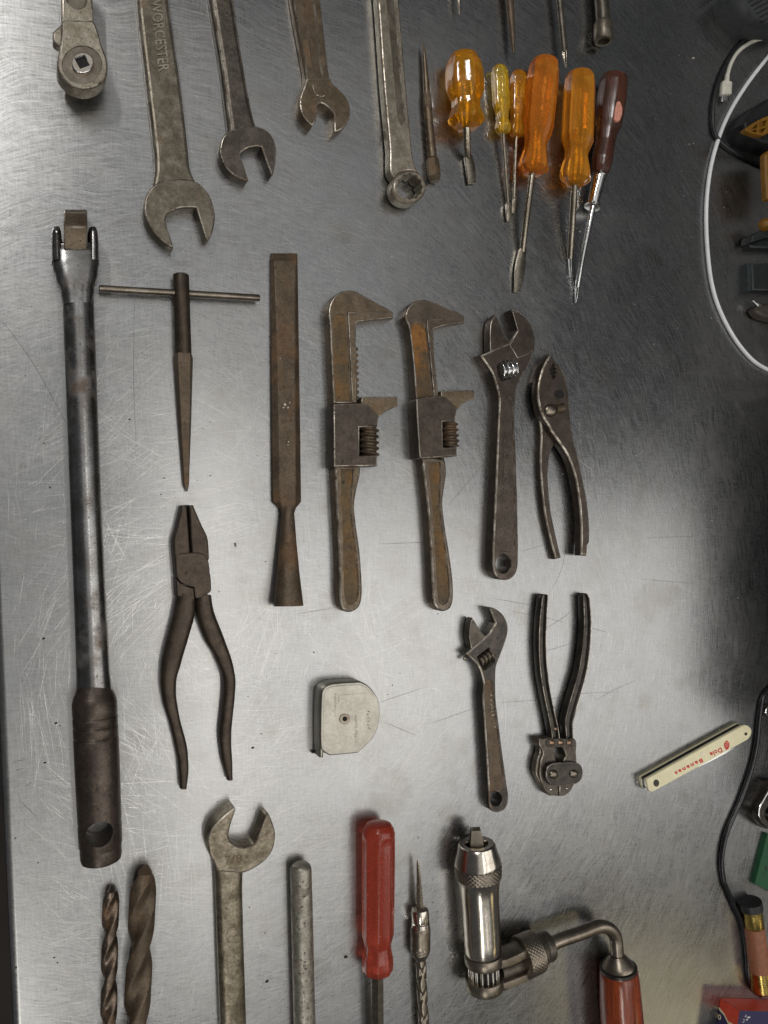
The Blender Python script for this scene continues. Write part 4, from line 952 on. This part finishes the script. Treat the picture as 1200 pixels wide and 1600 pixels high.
# ---- spiral hand drill with point
thing('pin_drill', 'slim pin chuck with pointed bit and spiral shank, at the bottom', 'pin drill', 655, 1460)
rod('point', [(652.3, 1343.5, .8, 5.4), (653, 1350, 2.4, 5.4), (654.3, 1375, 3.8, 5.4), (655, 1400, 5.8, 5.4), (655.5, 1422, 6.4, 5.4)], M['shank'], 6, rot=.3, sharp=20)
rod('collar', [(656, 1418, 9, 5.6), (656, 1420, 12.6, 5.6), (656.2, 1424, 13.6, 5.6), (656.8, 1436, 13.8, 5.6), (657, 1440, 12.8, 5.6), (657, 1441, 14.2, 5.6), (657, 1448, 14.6, 5.6)], M['nickel'], 28)
rod('knurled_chuck', [(657, 1447, 14.4, 5.6), (657, 1450, 15.6, 5.6), (656.8, 1480, 15.6, 5.6), (656.6, 1488, 14.6, 5.6), (656.6, 1494, 12, 5.6), (656.8, 1498, 9, 5.6)], M['nickel_dull'], 72, sub=14, rfun=knurl(14, 1.5, .035, 1.5, 16), sharp=80)
rod('spiral_shank', [(657.4, 1494, 8.2, 5.4), (659, 1540, 8.4, 5.4), (664, 1640, 8.6, 5.4)], M['nickel_dull'], 32, sub=50, rfun=lambda s, th: 1-.2*max(0, math.cos(2*th+s*.42))**4-.2*max(0, math.cos(2*th-s*.42+1))**4, sharp=50)

# ---- corner brace
ck = crop(680, 1250, 3.3333)
thing('bit_brace', 'nickel hand brace with knurled chuck, ratchet and red-brown wooden handle', 'hand brace', 760, 1450)
def kp(*pts): return [(680+p[0]/3.3333, 1250+p[1]/3.3333, p[2]/3.3333, p[3] if len(p) > 3 else 12.8) for p in pts]
rod('chuck_jaws', kp((211, 147, 22), (211, 151, 34), (213, 190, 42), (216, 250, 52)), M['nickel_dull'], 4, rot=R(20), sharp=25)
rod('chuck_shell', kp((216, 236, 58), (215, 226, 62), (215, 224, 90), (216, 230, 97), (218, 270, 108), (220, 306, 119), (221, 330, 123), (222, 335, 121)), M['nickel'], 56, sub=2, capend=False)
rod('knurled_band', kp((222, 333, 122), (225, 398, 119)), M['nickel_dull'], 120, sub=[40], rfun=knurl(30, 2.6, .03), sharp=80, capend=False)
rod('sleeve', kp((225, 396, 119), (226, 402, 117), (228, 426, 109), (231, 470, 102), (235, 540, 98), (242, 660, 97), (248, 782, 97), (249, 793, 93), (249, 796, 80)), M['nickel'], 56, sub=2)
bx, by = 252, 880
def strap(name, y0, y1, x0, z=16.0):
    # ring band round the chuck axis
    rod(name, kp((x0, y0, 97), (x0, y0+6, 100), (x0+3, y1-6, 100), (x0+3, y1, 97)), M['nickel_dull'], 48)
strap('ring_band', 795, 848, 250)
strap('ring_band', 922, 978, 255)
rod('ratchet_core', kp((251, 842, 70), (255, 930, 70)), M['blackhole'], 24)
A_ax, B_ax = P(680+251/3.3333, 1250+845/3.3333, 12.8), P(680+255/3.3333, 1250+925/3.3333, 12.8)
ax_ = (B_ax-A_ax).normalized(); sd_ = ax_.cross(Vector((0, 0, 1))).normalized(); up_ = sd_.cross(ax_)
for k in range(16):
    a = 2*math.pi*k/16+.1; bmp = bmesh.new(); off = (sd_*math.cos(a)+up_*math.sin(a))*.0090
    q = ax_.to_track_quat('Z', 'Y').to_matrix().to_4x4(); q.translation = (A_ax+B_ax)*.5+off
    bmesh.ops.create_cone(bmp, cap_ends=True, segments=10, radius1=.0011, radius2=.0011, depth=(B_ax-A_ax).length+.002, matrix=q)
    finish('ratchet_pin', bmp, M['pin_bright'])
sweep('frame_strap', [(680+262/3.3333, 1250+836/3.3333, 8.2, 9, 22), (680+345/3.3333, 1250+822/3.3333, 8.0, 8, 22), (680+455/3.3333, 1250+772/3.3333, 7.6, 7, 21)], [M['nickel_dull']], sect(16, 5), n=4)
sweep('frame_strap', [(680+262/3.3333, 1250+962/3.3333, 8.6, 8, 20), (680+350/3.3333, 1250+940/3.3333, 7.6, 7, 20), (680+475/3.3333, 1250+888/3.3333, 6.6, 6, 20)], [M['nickel_dull']], sect(16, 5), n=4)
rod('pawl_block', kp((335, 895, 46, 12), (460, 850, 44, 12)), M['dark_forged'], 20)
rod('knurled_ring', kp((445, 822, 98, 13.6), (448, 820, 104, 13.6), (524, 787, 102, 13.6), (530, 784, 96, 13.6)), M['nickel_dull'], 132, sub=[3, 44, 3], rfun=knurl(33, 2.6, .022, .6, 11.5), sharp=80)
rod('end_collar', kp((532, 782, 84, 13.6), (548, 775, 82, 13.6), (560, 770, 72, 13.6), (578, 763, 76, 13.6), (592, 757, 72, 13.6), (598, 754, 50, 13.6)), M['dark_forged'], 40)
cable('crank_arm', [(680+575/3.3333, 1250+765/3.3333, 13.6), (680+650/3.3333, 1250+730/3.3333, 14), (680+760/3.3333, 1250+692/3.3333, 14), (680+850/3.3333, 1250+658/3.3333, 14), (680+905/3.3333, 1250+668/3.3333, 14), (680+938/3.3333, 1250+710/3.3333, 14), (680+946/3.3333, 1250+770/3.3333, 14), (680+950/3.3333, 1250+840/3.3333, 14)], 4.5, 14, M['nickel_dull'], n=8, seg=24)
rod('ferrule', kp((947, 805, 38, 14), (948, 815, 46, 14), (951, 845, 72, 14), (953, 865, 84, 14), (954, 872, 84, 14)), M['nickel_dull'], 36)
rod('ferrule_rim', kp((953, 864, 84, 14), (953.5, 868, 96, 14), (954.5, 882, 96, 14), (955, 886, 88, 14)), M['blacksteel'], 40)
rod('wooden_handle', kp((954, 880, 90, 14), (955, 888, 97, 14), (958, 930, 102, 14), (963, 1020, 107, 14), (970, 1120, 110, 14), (985, 1300, 112, 14)), M['red_wood'], 40, sub=2)

# ---- pocket knife
cf = crop(960, 1080, 5.0)
thing('pocket_knife', 'closed ivory pocket knife with red printing, lying at right', 'pocket knife', 1085, 1190)
scale_o = cf((252, 692), (262, 682), (1000, 272), (1040, 268), (1068, 295), (1070, 330), (1050, 370), (1005, 400), (310, 782), (285, 786), (266, 765))
def shift(o, dx, dy): return [(p[0]+dx, p[1]+dy)+tuple(p[2:]) for p in o]
wz = lambda z: [tuple(q) for q in scale_o]
def knife_layer(name, z0, z1, mats, ch, ins=0.0):
    # same outline on the bench plan, at another height
    bm = bmesh.new(); base = ccw(clean([P(a, b, 8.0) for a, b in smooth([(p[0], p[1]) for p in scale_o], 5)]))
    b2 = inset(base, ins*.001) if ins else base
    a = [bm.verts.new(v) for v in setz(b2, z0*.001)]; b = [bm.verts.new(v) for v in setz(b2, (z1-ch)*.001)]; c_ = [bm.verts.new(v) for v in setz(inset(b2, ch*.0007), z1*.001)]
    bridge(bm, a, b); bridge(bm, b, c_); cap(bm, [c_]); cap(bm, [a])
    return finish(name, bm, mats)
knife_layer('handle_scale', .2, 2.2, M['ivory'], .3)
knife_layer('liner', 2.2, 2.7, M['chrome'], .05)
knife_layer('spring_channel', 2.7, 5.3, M['blacksteel'], .05, 1.1)
knife_layer('liner', 5.3, 5.8, M['chrome'], .05)
top_scale = knife_layer('handle_scale', 5.8, 8.0, M['ivory'], .5)
prism('blade', cf((640, 590, 1), (950, 408, 1), (958, 428), (900, 468), (760, 545), (650, 596, 1)), 3.4, 4.6, M['chrome'], ch=.2)
for (x, y, rx, m_) in ((328, 718, 4.6, 'blacksteel'), (692, 487, 2.2, 'pin_bright'), (1028, 334, 2.4, 'blacksteel')):
    prism('rivet', circle(960+x/5, 1080+y/5, rx, rx*1.25 if rx > 4 else rx, 14), 7.8, 8.12, M[m_], ch=.06, sm=False, parent=top_scale)
lettering('red_print', 'Dole', (960+832/5, 1080+440/5), (960+742/5, 1080+482/5), 7.4, 8.0, M['red_ink'], parent=top_scale, ext=.04, bold=.035, space=1.1)
lettering('red_print', 'Bananas', (960+682/5, 1080+524/5), (960+468/5, 1080+632/5), 6.2, 8.0, M['red_ink'], parent=top_scale, ext=.04, bold=.04, space=1.35)
emb = prism('red_emblem', cf((878, 382, 1), (858, 405), (858, 435), (876, 462, 1), (896, 438), (897, 405)), 7.8, 8.05, M['red_ink'], ch=.02)
for k in range(3):
    prism('emblem_line', cf((864, 402+k*15, 1), (890, 394+k*15, 1), (890, 397+k*15, 1), (864, 405+k*15, 1)), 7.9, 8.07, M['ivory'], ch=.01, parent=emb)

# ---- cables
def solo(name, label, cat, x, y, group=None): return thing(name, label, cat, x, y, group)
cg = crop(960, 0, 2.6667)
solo('charging_cable', 'white charging cable sweeping in a wide arc at the right edge', 'cable', 1130, 300)
cable('cord', cg((760, 60), (700, 150), (640, 236), (560, 340), (490, 450), (440, 560), (405, 680), (387, 800), (382, 920), (389, 1060), (407, 1190), (442, 1300), (502, 1412), (572, 1497), (640, 1541), (720, 1570)), 1.6, 1.6, M['white'], n=8, seg=12)
solo('charging_plug', 'dusty white cable end with small metal plug at upper right', 'cable', 1133, 130)
cable('cord', cg((760, 140), (640, 155), (565, 178), (508, 225), (478, 285), (467, 345)), 1.6, 2.6, M['cream_plug'], n=8, seg=12)
rod('strain_relief', [(960+470/2.6667, 312/2.6667, 3.6, 2.8), (960+466/2.6667, 348/2.6667, 4.4, 2.8)], M['cream_plug'], 16)
sweep('plug_body', [(960+466/2.6667, 344/2.6667, 7.0, .3, 5.4), (960+465/2.6667, 350/2.6667, 7.5, .2, 5.6), (960+462/2.6667, 394/2.6667, 7.6, .2, 5.6), (960+462/2.6667, 398/2.6667, 7.0, .4, 5.4)], [M['cream_plug']], sect(20, 3.4), n=3)
sweep('plug_contact', [(960+462/2.6667, 396/2.6667, 5.6, 2, 3.8), (960+461/2.6667, 420/2.6667, 5.6, 2, 3.8), (960+461/2.6667, 424/2.6667, 4.8, 2.2, 3.6)], [M['chrome']], sect(16, 4), n=3)
solo('black_cord', 'thin black cord curving behind the white cable at upper right', 'cord', 1120, 180)
cable('cord', cg((800, 70), (700, 85), (620, 105), (560, 150), (500, 212), (450, 300), (418, 400), (409, 500), (425, 570), (500, 635), (640, 700), (760, 750)), 1.7, 1.7, M['black'], n=8, seg=10)
solo('black_cord', 'glossy black cord winding down the lower right beside the pocket knife', 'cord', 1150, 1280)
kk = cf((1380, -60), (1250, -40), (1165, 40), (1132, 200), (1112, 400), (1070, 600), (985, 850), (893, 1060), (852, 1200), (837, 1340), (852, 1470))+crop(1000, 1350, 6.0)((795, 190), (872, 370), (960, 580), (1000, 800), (1017, 1040), (1050, 1150), (1130, 1230))
cable('cord', kk, 2.0, 2.0, plain('glossy_black_cord', (.012, .012, .014), .25, 0, .2, 200, .1), n=7, seg=12)

# ---- clutter along the right edge
solo('vented_housing', 'grey plastic housing with slotted grille in the top right corner', 'housing', 1200, 0)
prism('shell', [(1149, -30), (1152, -5), (1160, 12), (1173, 27), (1188, 37), (1215, 42), (1260, 30), (1290, -40), (1200, -80)], 0, 22, [M['grey_plastic']], ch=3, rings=[(0, 0, 0), (0, 15, 0), (1, 19, 0), (3, 22, 0)])
for k in range(7):
    x0 = 1164+k*4.2; y0 = -6+k*6.2
    prism('grille_slot', [(x0+1, y0+2, 1), (x0+48, y0-24, 1), (x0+49, y0-22.4, 1), (x0+2, y0+3.6, 1)], 21.5, 22.3, M['blackhole'], ch=.05)
solo('spring_clamp', 'black and yellow clamp with ribbed yellow pad at the right edge', 'clamp', 1190, 230)
prism('black_arm', [(1163, 192, 1), (1176, 172), (1205, 152), (1250, 150, 1), (1250, 235, 1), (1190, 222, 1), (1170, 212)], 0, 18, [M['black']], ch=2)
pad = [(1165, 203), (1172, 196), (1188, 186), (1205, 180), (1225, 182, 1), (1225, 195, 1), (1193, 212, 1), (1176, 208)]
prism('yellow_pad', pad, 18, 23, [M['clamp_yellow']], ch=.5, recess=[([(1171, 202.5, 1), (1183, 193.5, 1), (1183.5, 200.5, 1)], 2.5, .2), ([(1186, 192, 1), (1198, 187, 1), (1196, 197, 1), (1186, 199.5, 1)], 2.5, .2), ([(1172, 204.5, 1), (1183, 202.5, 1), (1182, 207.5, 1)], 2.5, .2), ([(1186, 202, 1), (1197, 199.5, 1), (1191.5, 208, 1), (1186, 207.5, 1)], 2.5, .2)])
prism('yellow_handle', [(1196, 243), (1200, 236), (1210, 232), (1240, 232, 1), (1240, 312, 1), (1199, 311, 1)], 19, 24, [M['clamp_yellow']], ch=2)
dome('yellow_knob', 1208, 346, 10, 14, 8, M['clamp_yellow'])
solo('plane_block', 'dark slate wedge-shaped block at the right edge under the clamp', 'block', 1190, 380)
prism('wedge', [(1171, 381, 1), (1200, 371), (1240, 366, 1), (1240, 390, 1), (1174, 388, 1)], 0, 8, [M['charcoal'], M['slate']], ch=2)
prism('wedge_top', [(1176, 368, 1), (1198, 357), (1240, 352, 1), (1240, 366, 1), (1200, 371), (1174, 379, 1)], 4, 14, [M['charcoal'], M['slate']], ch=1)
solo('charger_block', 'charcoal plastic charger block with pale left side at the right edge', 'charger', 1190, 435)
prism('body', [(1175, 411, 1), (1260, 409, 1), (1262, 456, 1), (1176, 454, 1)], 0, 9, [M['charcoal'], M['slate']], ch=1.5)
prism('side_panel', [(1168.6, 411, 1), (1174, 411, 1), (1175, 454, 1), (1169, 456, 1)], 0, 8, [M['slate']], ch=.5)
solo('plug_adapter', 'small tan plug with shiny metal prongs at the right edge', 'plug', 1190, 485)
prism('plug_body', [(1181, 484), (1187, 478), (1196, 474), (1230, 470, 1), (1230, 505, 1), (1196, 497), (1186, 492)], 2, 9, [M['tan_plug']], ch=3)
rod('prong', [(1175.5, 469, 2.2, 6), (1184, 478, 2.2, 6)], M['chrome'], 10)
rod('prong', [(1182, 472, 1.8, 7), (1190, 479, 1.8, 7)], M['chrome'], 10)
solo('tool_case', 'black tool case just beyond the right edge, seen as a dark reflection', 'case', 1260, 800)
def case_box(x0, x1, y0, y1, h, mat, name):
    bm = bmesh.new(); bmesh.ops.create_cube(bm, size=1, matrix=Matrix.Translation(((x0+x1)/2, (y0+y1)/2, h/2+.0005)) @ Matrix.Diagonal((x1-x0, y1-y0, h, 1)))
    bmesh.ops.bevel(bm, geom=bm.edges[:], offset=.006, segments=3, affect='EDGES'); return finish(name, bm, mat)
case_box(.578, .80, -.17, .11, .10, M['black'], 'shell')
case_box(.59, .79, -.165, .105, .02, M['charcoal'], 'lid').location.z += .1005
case_box(.605, .80, -.245, -.172, .10, M['black'], 'added_dark_end')  # unseen box added to carry the dark reflection further down the edge
solo('dark_reflection_block', 'tall black block added beyond the upper right edge to darken the bench reflection', 'added block', 1290, 200)
case_box(.64, .82, .125, .56, .19, M['black'], 'dark_block_body')  # unseen dark block, added to blacken the bench's reflection at upper right
case_box(.66, .80, .16, .53, .03, M['charcoal'], 'dark_block_top').location.z += .1905
solo('chrome_wrenches', 'dark chrome box wrench ends stacked at the right edge beside the green box', 'wrench', 1195, 1265)
for z0, dx in ((0, 0), (6.5, 9)):
    prism('wrench_ring', [(1200+dx, 1222, 1), (1186+dx, 1246), (1177+dx, 1264), (1178+dx, 1279), (1187+dx, 1290), (1200+dx, 1296), (1216+dx, 1290), (1224+dx, 1272), (1222+dx, 1250), (1228+dx, 1226, 1)], z0, z0+6, [M['blacksteel'], M['chrome']], ch=.9, holes=[circle(1199+dx, 1272, 13, 14, 24)])
solo('metal_ring', 'small bright metal ring showing at the right edge', 'ring', 1207, 1112)
prism('ring', circle(1207, 1112, 11, 10, 24), 2, 5, [M['nickel_dull'], M['chrome']], ch=.8, sm=False, holes=[circle(1207, 1112, 7.5, 7, 20)])
solo('green_box', 'green cardboard box with dark script at the right edge', 'box', 1195, 1360)
prism('carton', [(1199.5, 1302, 1), (1179.5, 1381, 1), (1228, 1406, 1), (1248, 1327, 1)], 0, 4, [M['green']], ch=.3)
worn_marks('dark_script', (1195, 1377), (1212, 1312), 9, 4.0, M['black'], 5, ext=.04, slant=.8)
solo('capped_tube', 'salmon paper tube with brass end caps and a black cap, at lower right', 'tube', 1178, 1480)
rod('black_cap', [(1171, 1407.5, 13.5, 7), (1171, 1408, 18, 7), (1173, 1419, 18.2, 7), (1173, 1421, 15, 7)], M['black'], 32)
rod('brass_end', [(1173, 1420, 15.4, 7), (1175, 1425, 15.6, 7), (1178, 1446, 15.2, 7), (1178.2, 1448, 14.5, 7)], M['brass'], 32)
rod('paper_tube', [(1178, 1447, 15.6, 7), (1186, 1515, 16, 7)], M['copper'], 32)
rod('brass_end', [(1186, 1514, 15.6, 7), (1190, 1545, 15.6, 7), (1190.5, 1549, 12, 7)], M['brass'], 32)
no_thing()

# box in the corner
solo('printed_box', 'small red and navy printed cardboard box in the lower right corner', 'box', 1150, 1590)
def printed_box():
    A = P(1126, 1559, 0); Bx = P(1119.5, 1602, 0); C = P(1230, 1562, 0); hh = .0175
    d1 = (Bx-A)*3; d2 = (C-A)
    bm = bmesh.new(); v = []
    for z in (0.0004, hh):
        for a in (A, A+d1, A+d1+d2, A+d2): v.append(bm.verts.new(Vector((a.x, a.y, z))))
    for k, mi in ((0, 1), (1, 1), (2, 1), (3, 0)):
        f = bm.faces.new((v[k], v[(k+1) % 4], v[(k+1) % 4+4], v[k+4])); f.material_index = mi
    f = bm.faces.new(v[4:]); f.material_index = 1; bm.faces.new(v[:4])
    bx_ = finish('carton', bm, [M['box_red'], M['box_navy']])
    n = d1.cross(Vector((0, 0, 1))).normalized()
    if n.x > 0: n = -n
    def onside(name, pts, mat, off=.00012):
        bm = bmesh.new()
        vv = [bm.verts.new(A+d1*u+Vector((0, 0, hh*t))+n*off) for u, t in pts]; ww = [bm.verts.new(x.co-n*off*1.5) for x in vv]
        bm.faces.new(vv); bridge(bm, vv, ww)
        return finish(name, bm, mat)
    onside('red_panel', [(0.004, .01), (.12, .01), (.155, .3), (.2, .55), (.2, .75), (.30, .99), (.004, .99)], M['box_red'])
    onside('cream_line', [(.115, .01), (.14, .01), (.17, .3), (.23, .56), (.215, .75), (.32, .99), (.295, .99), (.19, .75), (.2, .56), (.145, .3)], M['box_cream'], .0002)
    for (u, t, ru, rt) in ((.235, .68, .035, .1), (.30, .50, .035, .13), (.29, .86, .02, .07), (.38, .8, .05, .12), (.22, .09, .03, .08)):
        onside('cream_mark', [(u+ru*math.cos(k*.628), t+rt*math.sin(k*.628)) for k in range(10)], M['box_cream'], .00025)
        onside('navy_mark', [(u+ru*.6*math.cos(k*.628), t+rt*.5*math.sin(k*.628)) for k in range(10)], M['box_navy'], .0003)
printed_box()
worn_marks('white_print', (1162, 1600), (1168, 1586), 5, 17.6, M['print_white'], 3, ext=.05)
worn_marks('white_print', (1169, 1599), (1175, 1588), 9, 17.6, M['print_white'], 2, ext=.05)
no_thing()
